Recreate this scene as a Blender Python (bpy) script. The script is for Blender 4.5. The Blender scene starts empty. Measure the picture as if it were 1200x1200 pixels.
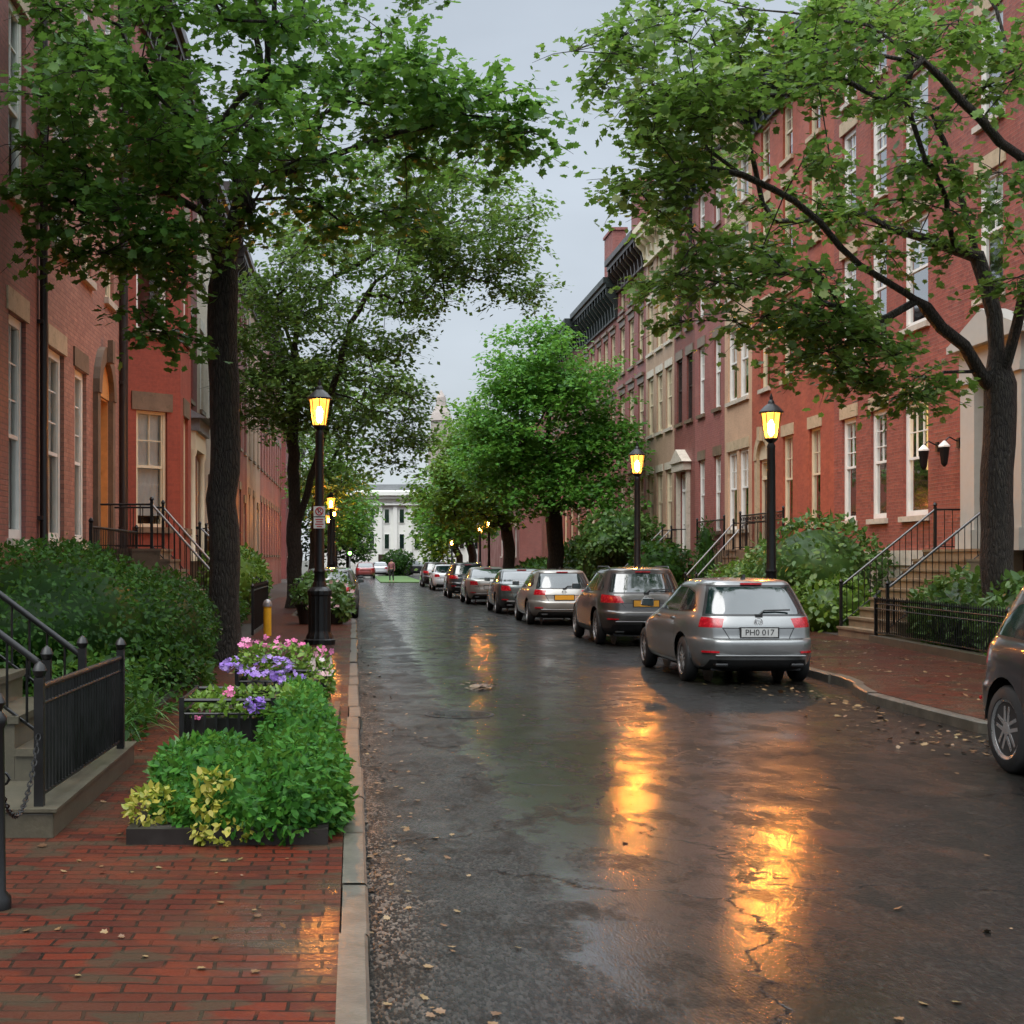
import bpy, bmesh, math, random
import numpy as np
from mathutils import Vector, Matrix

random.seed(7)
rng = np.random.default_rng(11)
SC = bpy.context.scene
COL = SC.collection
R = math.radians

# ------------------------------------------------------------------ camera, sky, sun, exposure
F = 1657.0                       # focal length in photo pixels (1200 wide)
EYE = 1.75
cam_d = bpy.data.cameras.new("camera")
cam_d.sensor_width = 36.0
cam_d.lens = 36.0 * F / 1200.0
cam_d.shift_x = (600 - 415) / 1200.0
cam_d.shift_y = (655 - 600) / 1200.0
cam_d.clip_start = 0.05
cam_d.clip_end = 4000
cam = bpy.data.objects.new("camera", cam_d)
cam.location = (0, 0, EYE)
cam.rotation_euler = (R(90), 0, 0)
COL.objects.link(cam)
SC.camera = cam
SC.render.resolution_x = 1024
SC.render.resolution_y = 1024

SUN_EL, SUN_AZ = 58.0, 215.0     # overcast: a very soft sun behind the camera's left shoulder
world = bpy.data.worlds.new("World")
SC.world = world
world.use_nodes = True
wt = world.node_tree
for n in list(wt.nodes):
    wt.nodes.remove(n)
w_out = wt.nodes.new("ShaderNodeOutputWorld")
w_bg = wt.nodes.new("ShaderNodeBackground")
w_bg.inputs["Strength"].default_value = 0.1
sky = wt.nodes.new("ShaderNodeTexSky")
sky.sky_type = 'NISHITA'
sky.sun_disc = False
sky.sun_elevation = R(SUN_EL)
sky.sun_rotation = R(SUN_AZ)
w_tc = wt.nodes.new("ShaderNodeTexCoord")
w_sep = wt.nodes.new("ShaderNodeSeparateXYZ")
wt.links.new(w_tc.outputs["Generated"], w_sep.inputs[0])
w_ramp = wt.nodes.new("ShaderNodeValToRGB")     # overcast cloud deck: brighter overhead than low down
w_ramp.color_ramp.interpolation = 'EASE'
els = w_ramp.color_ramp.elements
els[0].position = 0.0
els[0].color = (0.31, 0.335, 0.36, 1)
els[1].position = 0.9
els[1].color = (1.75, 1.86, 1.96, 1)
e = els.new(0.40)
e.color = (0.265, 0.295, 0.33, 1)
e = els.new(0.62)
e.color = (1.15, 1.24, 1.33, 1)
wt.links.new(w_sep.outputs["Z"], w_ramp.inputs["Fac"])
w_noise = wt.nodes.new("ShaderNodeTexNoise")
w_noise.inputs["Scale"].default_value = 2.6
w_noise.inputs["Detail"].default_value = 5
w_map = wt.nodes.new("ShaderNodeMapping")
w_map.inputs["Scale"].default_value = (1, 1, 2.6)
wt.links.new(w_tc.outputs["Generated"], w_map.inputs[0])
wt.links.new(w_map.outputs[0], w_noise.inputs["Vector"])
w_mr = wt.nodes.new("ShaderNodeMapRange")
w_mr.inputs["From Min"].default_value = 0.3
w_mr.inputs["From Max"].default_value = 0.7
w_mr.inputs["To Min"].default_value = 13.0
w_mr.inputs["To Max"].default_value = 17.3
wt.links.new(w_noise.outputs["Fac"], w_mr.inputs["Value"])
w_sc = wt.nodes.new("ShaderNodeVectorMath")
w_sc.operation = 'SCALE'
wt.links.new(w_ramp.outputs["Color"], w_sc.inputs[0])
wt.links.new(w_mr.outputs["Result"], w_sc.inputs["Scale"])
w_mix = wt.nodes.new("ShaderNodeMix")
w_mix.data_type = 'RGBA'
w_mix.inputs["Factor"].default_value = 0.88
wt.links.new(sky.outputs[0], w_mix.inputs["A"])
wt.links.new(w_sc.outputs[0], w_mix.inputs["B"])
wt.links.new(w_mix.outputs["Result"], w_bg.inputs["Color"])
wt.links.new(w_bg.outputs[0], w_out.inputs["Surface"])

sun_d = bpy.data.lights.new("sun", 'SUN')
sun_d.energy = 1.5
sun_d.angle = R(40)
sun_d.color = (1.0, 0.97, 0.93)
sun = bpy.data.objects.new("sun", sun_d)
_az, _el = R(SUN_AZ), R(SUN_EL)
_dir = Vector((math.sin(_az) * math.cos(_el), math.cos(_az) * math.cos(_el), math.sin(_el)))
sun.rotation_euler = (-_dir).to_track_quat('-Z', 'Y').to_euler()
sun.location = (0, 0, 60)
COL.objects.link(sun)

SC.view_settings.view_transform = 'Standard'
SC.view_settings.look = 'None'
SC.view_settings.gamma = 1.0
SC.view_settings.exposure = 0.53
SC.view_settings.use_curve_mapping = False
SC.render.engine = 'CYCLES'
SC.cycles.use_denoising = True
SC.cycles.use_adaptive_sampling = True
SC.cycles.adaptive_threshold = 0.02
SC.cycles.max_bounces = 5
SC.cycles.diffuse_bounces = 2
SC.cycles.glossy_bounces = 2
SC.cycles.transmission_bounces = 2
SC.cycles.transparent_max_bounces = 5
SC.cycles.sample_clamp_indirect = 6.0
SC.cycles.sample_clamp_direct = 0.0
SC.cycles.caustics_reflective = False
SC.cycles.caustics_refractive = False

LAMP_L = 540.0     # radiance of the small bright core inside each street lamp

# ------------------------------------------------------------------ materials
class NT:
    """small wrapper to write node trees"""
    def __init__(self, name):
        self.m = bpy.data.materials.new(name)
        self.m.use_nodes = True
        self.t = self.m.node_tree
        for n in list(self.t.nodes):
            self.t.nodes.remove(n)
        self.out = self.t.nodes.new("ShaderNodeOutputMaterial")
    def n(self, typ, **kw):
        nd = self.t.nodes.new(typ)
        for k, v in kw.items():
            setattr(nd, k, v)
        return nd
    def l(self, a, b):
        self.t.links.new(a, b)
    def val(self, sock, v):
        if isinstance(v, bpy.types.NodeSocket):
            self.l(v, sock)
        else:
            if sock.type == 'RGBA' and len(v) == 3:
                v = (*v, 1)
            sock.default_value = v
    def bsdf(self, **kw):
        p = self.n("ShaderNodeBsdfPrincipled")
        for k, v in kw.items():
            self.val(p.inputs[k.replace('_', ' ')], v)
        return p
    def noise(self, vec, scale, detail=4, rough=0.55, dist=0.0):
        nd = self.n("ShaderNodeTexNoise")
        if vec is not None:
            self.l(vec, nd.inputs["Vector"])
        nd.inputs["Scale"].default_value = scale
        nd.inputs["Detail"].default_value = detail
        nd.inputs["Roughness"].default_value = rough
        nd.inputs["Distortion"].default_value = dist
        return nd.outputs["Fac"]
    def mr(self, v, a, b, c=0.0, d=1.0):
        nd = self.n("ShaderNodeMapRange")
        self.l(v, nd.inputs["Value"])
        for k, x in zip(("From Min", "From Max", "To Min", "To Max"), (a, b, c, d)):
            nd.inputs[k].default_value = x
        return nd.outputs["Result"]
    def math(self, op, a, b=0.0, c=None):
        nd = self.n("ShaderNodeMath", operation=op)
        self.val(nd.inputs[0], a)
        self.val(nd.inputs[1], b)
        if c is not None:
            self.val(nd.inputs[2], c)
        return nd.outputs[0]
    def mix(self, f, a, b, blend='MIX'):
        nd = self.n("ShaderNodeMix", data_type='RGBA', blend_type=blend)
        self.val(nd.inputs["Factor"], f)
        self.val(nd.inputs["A"], a)
        self.val(nd.inputs["B"], b)
        return nd.outputs["Result"]
    def mapping(self, vec, scale=(1, 1, 1), loc=(0, 0, 0), rot=(0, 0, 0)):
        nd = self.n("ShaderNodeMapping")
        self.l(vec, nd.inputs[0])
        nd.inputs["Scale"].default_value = scale
        nd.inputs["Location"].default_value = loc
        nd.inputs["Rotation"].default_value = rot
        return nd.outputs[0]
    def pos(self):
        return self.n("ShaderNodeNewGeometry").outputs["Position"]
    def uv(self):
        return self.n("ShaderNodeTexCoord").outputs["UV"]
    def obj(self):
        return self.n("ShaderNodeTexCoord").outputs["Object"]
    def bump(self, h, strength, dist=0.01, normal=None):
        nd = self.n("ShaderNodeBump")
        nd.inputs["Strength"].default_value = strength
        nd.inputs["Distance"].default_value = dist
        self.l(h, nd.inputs["Height"])
        if normal is not None:
            self.l(normal, nd.inputs["Normal"])
        return nd.outputs[0]
    def done(self, shader):
        self.l(shader.outputs[0] if hasattr(shader, "outputs") else shader, self.out.inputs["Surface"])
        return self.m


def M_plain(name, col, rough=0.6, metallic=0.0, var=0.15, scale=6.0, bump=0.0, spec=0.5, coat=0.0):
    t = NT(name)
    p = t.obj()
    nz = t.noise(p, scale, 5)
    c = t.mix(t.mr(nz, 0.3, 0.7), tuple(x * (1 - var) for x in col), tuple(min(1, x * (1 + var)) for x in col))
    b = t.bsdf(Base_Color=c, Roughness=t.mr(nz, 0.3, 0.7, max(0, rough - 0.1), min(1, rough + 0.1)), Metallic=metallic, Specular_IOR_Level=spec)
    if coat:
        b.inputs["Coat Weight"].default_value = coat
        b.inputs["Coat Roughness"].default_value = 0.05
    if bump:
        t.l(t.bump(t.noise(p, scale * 8, 4), bump, 0.01), b.inputs["Normal"])
    return t.done(b)


def M_brick(name, c1, c2, mortar, painted=False, bw=0.23, bh=0.08):
    t = NT(name)
    uv = t.uv()
    br = t.n("ShaderNodeTexBrick")
    t.l(uv, br.inputs["Vector"])
    br.inputs["Scale"].default_value = 1.0
    br.inputs["Brick Width"].default_value = bw
    br.inputs["Row Height"].default_value = bh
    br.inputs["Mortar Size"].default_value = 0.011 if not painted else 0.005
    br.inputs["Mortar Smooth"].default_value = 0.3
    br.inputs["Bias"].default_value = 0.0
    t.val(br.inputs["Color1"], c1)
    t.val(br.inputs["Color2"], c2)
    t.val(br.inputs["Mortar"], mortar)
    pos = t.pos()
    n1 = t.noise(pos, 0.55, 5, 0.6)
    n2 = t.noise(t.mapping(pos, (3.0, 3.0, 0.35)), 1.0, 5, 0.65)      # rain streaks down the wall
    c = t.mix(t.mr(n1, 0.35, 0.65, 0.0, 0.6), br.outputs["Color"], tuple(x * 0.58 for x in c1))
    c = t.mix(t.mr(n2, 0.5, 0.75, 0.0, 0.35), c, tuple(x * 0.5 for x in c2))
    n3 = t.noise(uv, 14.0, 3)
    c = t.mix(t.mr(n3, 0.35, 0.65, 0.0, 0.25), c, tuple(min(1, x * 1.45) for x in c1))
    b = t.bsdf(Base_Color=c, Roughness=t.mr(n1, 0.3, 0.7, 0.45, 0.75), Specular_IOR_Level=0.4)
    h = t.math('ADD', t.math('MULTIPLY', br.outputs["Fac"], -1.0), t.math('MULTIPLY', n3, 0.35))
    t.l(t.bump(h, 0.6 if not painted else 0.3, 0.008), b.inputs["Normal"])
    return t.done(b)


def M_leaf(name, cols, rough=0.45, trans=0.45, spec=0.32):
    t = NT(name)
    g = t.n("ShaderNodeNewGeometry")
    rmp = t.n("ShaderNodeValToRGB")
    rmp.color_ramp.interpolation = 'LINEAR'
    el = rmp.color_ramp.elements
    el[0].position = 0.0
    el[0].color = (*cols[0], 1)
    el[1].position = 1.0
    el[1].color = (*cols[-1], 1)
    for i, c in enumerate(cols[1:-1]):
        q = el.new((i + 1) / (len(cols) - 1))
        q.color = (*c, 1)
    # slow drift through the plant so neighbouring sprays share a tone, plus leaf-by-leaf variation
    nz = t.noise(t.pos(), 0.9, 2)
    f = t.math('ADD', t.math('MULTIPLY', g.outputs["Random Per Island"], 0.62), t.mr(nz, 0.3, 0.7, 0.0, 0.38))
    t.l(f, rmp.inputs["Fac"])
    b = t.bsdf(Base_Color=rmp.outputs["Color"], Roughness=rough, Specular_IOR_Level=spec)
    tr = t.n("ShaderNodeBsdfTranslucent")
    t.l(t.mix(0.5, rmp.outputs["Color"], (0.20, 0.36, 0.05)), tr.inputs["Color"])
    mx = t.n("ShaderNodeMixShader")
    mx.inputs[0].default_value = trans
    t.l(b.outputs[0], mx.inputs[1])
    t.l(tr.outputs[0], mx.inputs[2])
    return t.done(mx.outputs[0])


def M_emit(name, col, strength):
    t = NT(name)
    b = t.bsdf(Base_Color=(0.5, 0.4, 0.25), Roughness=0.4, Emission_Color=col, Emission_Strength=strength)
    return t.done(b)


def M_glass(name, tint=(0.9, 0.95, 0.95), mn=0.16):
    t = NT(name)
    tr = t.n("ShaderNodeBsdfTransparent")
    t.val(tr.inputs[0], tint)
    gl = t.n("ShaderNodeBsdfGlossy")
    gl.inputs["Roughness"].default_value = 0.03
    nz = t.noise(t.pos(), 1.3, 2)
    t.l(t.bump(nz, 0.12, 0.02), gl.inputs["Normal"])
    fr = t.n("ShaderNodeFresnel")
    fr.inputs["IOR"].default_value = 1.5
    f = t.math('MAXIMUM', fr.outputs[0], mn)
    mx = t.n("ShaderNodeMixShader")
    t.l(t.math('MULTIPLY', f, 0.65), mx.inputs[0])
    t.l(tr.outputs[0], mx.inputs[1])
    t.l(gl.outputs[0], mx.inputs[2])
    return t.done(mx.outputs[0])


def M_paint(name, col, metallic=0.55, rough=0.32):
    t = NT(name)
    pos = t.obj()
    drops = t.n("ShaderNodeTexVoronoi")
    t.l(pos, drops.inputs["Vector"])
    drops.inputs["Scale"].default_value = 70
    h = t.mr(drops.outputs["Distance"], 0.0, 0.35, 1.0, 0.0)
    nz = t.noise(pos, 3.0, 4)
    c = t.mix(t.mr(nz, 0.35, 0.7, 0.0, 0.25), col, tuple(x * 0.6 for x in col))
    b = t.bsdf(Base_Color=c, Metallic=metallic, Roughness=rough, Coat_Weight=1.0, Coat_Roughness=0.03)
    bm = t.bump(h, 0.12, 0.003)
    t.l(bm, b.inputs["Coat Normal"])
    return t.done(b)


def M_road():
    t = NT("wet_asphalt")
    pos = t.pos()
    flat = t.mapping(pos, (1, 1, 0))
    sep = t.n("ShaderNodeSeparateXYZ")
    t.l(pos, sep.inputs[0])
    big = t.noise(t.mapping(flat, (0.85, 0.34, 1)), 0.9, 5, 0.6, 0.2)
    mid = t.noise(t.mapping(flat, (0.9, 0.7, 1)), 1.3, 6, 0.68, 0.2)
    lng = t.mapping(pos, (1, .36, 0))
    grit = t.n("ShaderNodeTexVoronoi")
    t.l(lng, grit.inputs["Vector"])
    grit.inputs["Scale"].default_value = 78
    fine = t.noise(lng, 110, 3, 0.75)
    wob = t.mr(t.noise(flat, 0.9, 5, 0.7), 0.3, 0.7, -0.22, 0.22)
    # the older strip along the left kerb shows coarser stone; its ragged seam runs down the lane
    old = t.mr(t.math('ADD', sep.outputs["X"], wob), 1.0, 1.10, 1.0, 0.0)
    # a worn, smoother wheel track just right of the seam; towards the right kerb the surface is coarse again
    track = t.math('MULTIPLY', t.math('SUBTRACT', 1.0, old), t.mr(t.math('ADD', sep.outputs["X"], t.math('MULTIPLY', wob, 5.0)), 1.7, 3.6, 1.0, 0.0))
    # stones and grit washed along the left gutter
    gut = t.mr(t.math('ADD', sep.outputs["X"], t.math('MULTIPLY', t.mr(t.noise(flat, 1.7, 4), .3, .7, -1, 1), 0.16)), 0.12, 0.36, 1.0, 0.0)
    warp = t.n("ShaderNodeVectorMath", operation='ADD')
    t.l(flat, warp.inputs[0])
    wn = t.n("ShaderNodeTexNoise")
    t.l(flat, wn.inputs["Vector"])
    wn.inputs["Scale"].default_value = 1.1
    wn.inputs["Detail"].default_value = 6
    wn.inputs["Roughness"].default_value = 0.6
    wsc = t.n("ShaderNodeVectorMath", operation='SCALE')
    t.l(wn.outputs["Color"], wsc.inputs[0])
    wsc.inputs["Scale"].default_value = 1.2
    t.l(wsc.outputs[0], warp.inputs[1])
    cr = t.n("ShaderNodeTexVoronoi", feature='DISTANCE_TO_EDGE')
    t.l(warp.outputs[0], cr.inputs["Vector"])
    cr.inputs["Scale"].default_value = 0.34
    crack = t.math('MULTIPLY', t.mr(cr.outputs["Distance"], 0.0016, 0.0055, 1.0, 0.0), t.mr(t.noise(flat, 0.6, 3), 0.34, 0.42, 0.0, 1.0))
    blot = t.noise(t.mapping(flat, (1.1, 0.6, 1)), 2.2, 7, 0.74, 0.15)
    wet = t.math('ADD', t.math('MULTIPLY', big, 0.5), t.math('MULTIPLY', mid, 0.5))
    wet = t.mr(t.math('ADD', wet, t.math('MULTIPLY', track, 0.13)), 0.40, 0.62, 0.0, 1.0)
    wet = t.math('MULTIPLY', wet, t.math('SUBTRACT', 1.0, t.math('MULTIPLY', old, 0.22)))
    gcol = t.n("ShaderNodeSeparateColor")
    t.l(grit.outputs["Color"], gcol.inputs[0])
    gv = gcol.outputs[0]
    stone = t.mix(t.mr(gv, 0.35, 1.0), (0.006, 0.006, 0.0058), (0.032, 0.030, 0.028))
    dark = t.mix(t.mr(gv, 0.5, 1.0), (0.005, 0.0048, 0.0045), (0.022, 0.020, 0.017))
    c = t.mix(old, dark, stone)
    c = t.mix(t.math('MULTIPLY', gut, t.mr(gv, 0.55, 0.8, 0.0, 0.8)), c, (0.13, 0.105, 0.085))
    c = t.mix(t.mr(blot, 0.50, 0.64, 0.0, 0.8), c, (0.012, 0.011, 0.009))
    c = t.mix(t.math('MULTIPLY', t.mr(sep.outputs["X"], 2.8, 5.5), 0.4), c, (0.009, 0.008, 0.006))  # darker towards the right: dark reflections of trees and houses put into the colour
    c = t.mix(crack, c, (0.003, 0.003, 0.003))
    b = t.bsdf(Base_Color=c, Roughness=t.mr(wet, 0, 1, 0.6, 0.4), Specular_IOR_Level=0.06)
    h = t.math('ADD', t.math('MULTIPLY', grit.outputs["Distance"], -0.8), t.math('MULTIPLY', fine, 0.6))
    h = t.math('ADD', h, t.math('MULTIPLY', crack, -2.5))
    t.l(t.bump(h, 0.7, 0.008), b.inputs["Normal"])
    cw = t.math('MULTIPLY', t.mr(wet, 0, 1, 0.35, 1.0), t.mr(track, 0, 1, .8, 1.0))
    cw = t.math('MULTIPLY', cw, t.mr(blot, 0.50, 0.61, 1.0, 0.18))
    cw = t.math('MULTIPLY', cw, t.math('SUBTRACT', 1.0, t.math('MULTIPLY', gut, 0.6)))
    cw = t.math('MULTIPLY', cw, t.math('SUBTRACT', 1.0, t.math('MULTIPLY', crack, .7)))
    t.l(cw, b.inputs["Coat Weight"])
    t.l(t.mr(wet, 0, 1, 0.28, 0.13), b.inputs["Coat Roughness"])
    t.l(t.mr(t.math('MAXIMUM', track, t.math('MULTIPLY', old, .5)), 0, 1, 1.45, 2.35), b.inputs["Coat IOR"])
    ripple = t.noise(t.mapping(flat, (1.0, 0.6, 1)), 5.0, 4)
    hc = t.math('ADD', t.math('MULTIPLY', h, t.mr(wet, 0, 1, 0.62, 0.24)), t.math('MULTIPLY', ripple, 0.45))
    t.l(t.bump(hc, 0.30, 0.010), b.inputs["Coat Normal"])
    return t.done(b)


def M_pavers():
    t = NT("wet_brick_paving")
    pos = t.pos()
    flat = t.mapping(pos, (1, 1, 0))
    wob = t.n("ShaderNodeVectorMath", operation='ADD')
    t.l(flat, wob.inputs[0])
    wn = t.n("ShaderNodeTexNoise")
    t.l(flat, wn.inputs["Vector"])
    wn.inputs["Scale"].default_value = 1.5
    ws = t.n("ShaderNodeVectorMath", operation='SCALE')
    t.l(wn.outputs["Color"], ws.inputs[0])
    ws.inputs["Scale"].default_value = 0.09
    t.l(ws.outputs[0], wob.inputs[1])
    br = t.n("ShaderNodeTexBrick")
    t.l(wob.outputs[0], br.inputs["Vector"])
    br.inputs["Scale"].default_value = 1.0
    br.inputs["Brick Width"].default_value = 0.205
    br.inputs["Row Height"].default_value = 0.105
    br.inputs["Mortar Size"].default_value = 0.008
    br.inputs["Mortar Smooth"].default_value = 0.25
    t.val(br.inputs["Color1"], (0.085, 0.014, 0.006))
    t.val(br.inputs["Color2"], (0.036, 0.009, 0.006))
    t.val(br.inputs["Mortar"], (0.008, 0.006, 0.004))
    n1 = t.noise(flat, 1.1, 5, 0.62)
    n2 = t.noise(flat, 26, 4)
    n5 = t.noise(t.mapping(wob.outputs[0], (4.9, 9.5, 0)), 0.55, 2, 0.4)
    c = t.mix(t.mr(n1, 0.42, 0.7, 0.0, 0.6), br.outputs["Color"], (0.06, 0.032, 0.018))
    c = t.mix(t.mr(n5, 0.56, 0.62, 0.0, 0.75), c, (0.032, 0.027, 0.016))
    c = t.mix(t.mr(n5, 0.40, 0.34, 0.0, 0.5), c, (0.105, 0.020, 0.008))
    c = t.mix(t.mr(n2, 0.45, 0.75, 0.0, 0.45), c, (0.05, 0.018, 0.010))
    b = t.bsdf(Base_Color=c, Roughness=t.mr(n2, 0.3, 0.7, 0.45, 0.65), Specular_IOR_Level=0.08)
    n4 = t.noise(flat, 7.0, 3)
    h = t.math('ADD', t.math('MULTIPLY', br.outputs["Fac"], -1.0), t.math('ADD', t.math('MULTIPLY', n2, 0.4), t.math('MULTIPLY', n4, 0.8)))
    t.l(t.bump(h, 0.6, 0.010), b.inputs["Normal"])
    cw = t.math('MULTIPLY', t.mr(n1, 0.38, 0.62, 0.08, 0.8), t.math('SUBTRACT', 1.0, t.math('MULTIPLY', br.outputs["Fac"], 0.8)))
    sx = t.n("ShaderNodeSeparateXYZ")
    t.l(pos, sx.inputs[0])
    # water runs down towards the kerb and stands there
    cw = t.math('MULTIPLY', cw, t.mr(t.math('ADD', sx.outputs["X"], t.mr(n4, .3, .7, -.15, .15)), -0.95, -0.5, 0.22, 1.0))
    t.l(t.math('MULTIPLY', cw, t.mr(n2, 0.35, 0.6, 0.45, 1.0)), b.inputs["Coat Weight"])
    b.inputs["Coat Roughness"].default_value = 0.17
    t.l(t.mr(sx.outputs["X"], -0.95, -0.5, 1.3, 1.7), b.inputs["Coat IOR"])
    t.l(t.bump(h, 0.30, 0.008), b.inputs["Coat Normal"])
    return t.done(b)


def M_stone(name, c1, c2, scale=1.6, rough=0.6, wet=0.3):
    t = NT(name)
    pos = t.pos()
    n1 = t.noise(pos, scale, 6, 0.65)
    n2 = t.noise(pos, 45, 4)
    c = t.mix(t.mr(n1, 0.32, 0.68), c1, c2)
    c = t.mix(t.mr(n2, 0.4, 0.7, 0, 0.4), c, tuple(x * 0.55 for x in c1))
    n3 = t.noise(pos, scale * 2.3, 5, 0.7)
    c = t.mix(t.mr(n3, 0.54, 0.66, 0, 0.55), c, tuple(x * q for x, q in zip(c1, (0.34, 0.38, 0.26))))
    b = t.bsdf(Base_Color=c, Roughness=rough, Coat_Weight=wet, Coat_Roughness=0.25)
    t.l(t.bump(n2, 0.35, 0.006), b.inputs["Normal"])
    return t.done(b)


def M_bark():
    t = NT("bark")
    p = t.pos()
    v = t.mapping(p, (1, 1, 0.16))
    n1 = t.noise(v, 20, 6, 0.75, 1.2)
    vo = t.n("ShaderNodeTexVoronoi", feature='DISTANCE_TO_EDGE')
    t.l(t.mapping(p, (1, 1, 0.22)), vo.inputs["Vector"])
    vo.inputs["Scale"].default_value = 24
    n2 = t.noise(p, 1.5, 4)
    ridge = t.math('ADD', t.math('MULTIPLY', t.mr(vo.outputs["Distance"], 0.0, 0.25), 0.45), t.math('MULTIPLY', n1, 1.3))
    c = t.mix(t.mr(ridge, 0.45, 1.2), (0.006, 0.005, 0.004), (0.055, 0.044, 0.033))
    c = t.mix(t.mr(n2, 0.55, 0.75, 0, 0.45), c, (0.035, 0.036, 0.016))
    b = t.bsdf(Base_Color=c, Roughness=0.6, Specular_IOR_Level=0.3)
    t.l(t.bump(ridge, 1.0, 0.05), b.inputs["Normal"])
    return t.done(b)


MAT = {}
MAT['road'] = M_road()
MAT['pavers'] = M_pavers()
MAT['bark'] = M_bark()
MAT['kerb'] = M_stone("granite_kerb", (0.105, 0.09, 0.068), (0.035, 0.031, 0.023), 6.0, 0.5, 0.5)
MAT['ground'] = M_stone("wet_earth_ground", (0.06, 0.05, 0.035), (0.035, 0.035, 0.02), 0.8, 0.8, 0.1)
MAT['soil'] = M_stone("garden_soil", (0.035, 0.024, 0.015), (0.02, 0.015, 0.01), 3, 0.85, 0.1)
MAT['grass'] = M_stone("lawn_grass", (0.06, 0.14, 0.02), (0.035, 0.085, 0.012), 3, 0.8, 0.0)
MAT['brownstone'] = M_stone("brownstone", (0.20, 0.13, 0.08), (0.12, 0.08, 0.05), 2.5, 0.6, 0.3)
MAT['steps'] = M_stone("sandstone_steps", (0.30, 0.22, 0.13), (0.16, 0.12, 0.075), 2.5, 0.5, 0.5)
MAT['darkstep'] = M_stone("dark_stone_block", (0.085, 0.072, 0.045), (0.04, 0.037, 0.022), 2.5, 0.5, 0.5)
MAT['limestone'] = M_stone("buff_lintel_stone", (0.55, 0.42, 0.27), (0.42, 0.32, 0.2), 3, 0.65, 0.1)
MAT['palestone'] = M_stone("pale_sill_stone", (0.62, 0.55, 0.45), (0.48, 0.42, 0.34), 3, 0.6, 0.2)
MAT['white'] = M_plain("white_painted_wood", (0.78, 0.77, 0.72), 0.45, var=0.05)
MAT['cream'] = M_plain("cream_painted_wood", (0.66, 0.57, 0.40), 0.45, var=0.06)
MAT['darkwood'] = M_plain("dark_painted_wood", (0.035, 0.024, 0.02), 0.4, var=0.2)
MAT['greenwood'] = M_plain("dark_green_trim", (0.018, 0.026, 0.024), 0.45, var=0.2)
MAT['greywood'] = M_plain("grey_portico_paint", (0.40, 0.41, 0.375), 0.5, var=0.06)
MAT['door'] = M_plain("orange_door_warm_glow", (0.62, 0.30, 0.10), 0.35, var=0.15)  # orange paint, with the warm glow inside the doorway put into its colour
MAT['doordark'] = M_plain("dark_door", (0.045, 0.03, 0.022), 0.35, var=0.2)
MAT['blind'] = M_plain("pale_blind_cloth", (0.82, 0.79, 0.72), 0.9, var=0.06, spec=0.1)
MAT['blindgrey'] = M_plain("grey_blind_cloth", (0.60, 0.62, 0.62), 0.9, var=0.06, spec=0.1)
MAT['interior'] = M_plain("dark_room", (0.06, 0.055, 0.05), 0.9, spec=0.1)
MAT['litroom'] = M_emit("lit_room_wall", (1.0, 0.60, 0.22), 1.6)
MAT['glass'] = M_glass("window_glass")
MAT['iron'] = M_plain("black_wrought_iron", (0.007, 0.007, 0.007), 0.4, var=0.3, spec=0.35)
MAT['wetiron'] = M_plain("wet_iron_handrail", (0.03, 0.03, 0.03), 0.22, var=0.3, spec=0.8)
MAT['slate'] = M_plain("grey_slate_roof", (0.17, 0.18, 0.19), 0.5)
MAT['tar'] = M_plain("flat_tar_roof", (0.05, 0.05, 0.05), 0.7)
MAT['pipe'] = M_plain("dark_downpipe_metal", (0.02, 0.013, 0.011), 0.4)
MAT['yellow'] = M_plain("yellow_post_paint", (0.72, 0.40, 0.02), 0.4, var=0.1)
MAT['greymetal'] = M_plain("dull_grey_metal", (0.25, 0.25, 0.25), 0.4, metallic=0.4)
MAT['lampcore'] = M_emit("lamp_mantle", (1.0, 0.35, 0.055), LAMP_L)
def M_lampglass():
    t = NT("amber_lamp_glass")
    tr = t.n("ShaderNodeBsdfTransparent")
    t.val(tr.inputs[0], (0.95, 0.85, 0.65))
    em = t.n("ShaderNodeEmission")
    z = t.n("ShaderNodeSeparateXYZ")
    t.l(t.obj(), z.inputs[0])
    nz = t.noise(t.obj(), 9, 3)
    t.val(em.inputs["Color"], (1.0, 0.43, 0.07))
    t.l(t.mr(nz, 0.3, 0.7, 0.7, 1.5), em.inputs["Strength"])
    ad = t.n("ShaderNodeAddShader")
    t.l(tr.outputs[0], ad.inputs[0])
    t.l(em.outputs[0], ad.inputs[1])
    return t.done(ad.outputs[0])
MAT['lampglass'] = M_lampglass()
MAT['green_lens'] = M_emit("green_signal_lens", (0.25, 1.0, 0.12), 6.0)
MAT['signwhite'] = M_plain("sign_white", (0.75, 0.74, 0.70), 0.4, var=0.04)
MAT['signblack'] = M_plain("sign_black", (0.02, 0.02, 0.02), 0.4)
MAT['signred'] = M_plain("sign_red", (0.5, 0.02, 0.02), 0.4)
MAT['brickA0'] = M_brick("dark_red_brick", (0.34, 0.12, 0.095), (0.22, 0.078, 0.068), (0.15, 0.085, 0.07))
MAT['brickA1'] = M_brick("weathered_red_brick", (0.42, 0.20, 0.145), (0.22, 0.09, 0.068), (0.20, 0.12, 0.095))
MAT['brickB'] = M_brick("painted_orange_red_brick", (0.29, 0.062, 0.038), (0.23, 0.05, 0.032), (0.30, 0.06, 0.03), True)
MAT['brickC'] = M_brick("maroon_brick", (0.19, 0.042, 0.034), (0.13, 0.032, 0.027), (0.16, 0.06, 0.05), True)
MAT['brickR1'] = M_brick("red_pressed_brick", (0.36, 0.092, 0.060), (0.16, 0.042, 0.032), (0.19, 0.10, 0.075))
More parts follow.
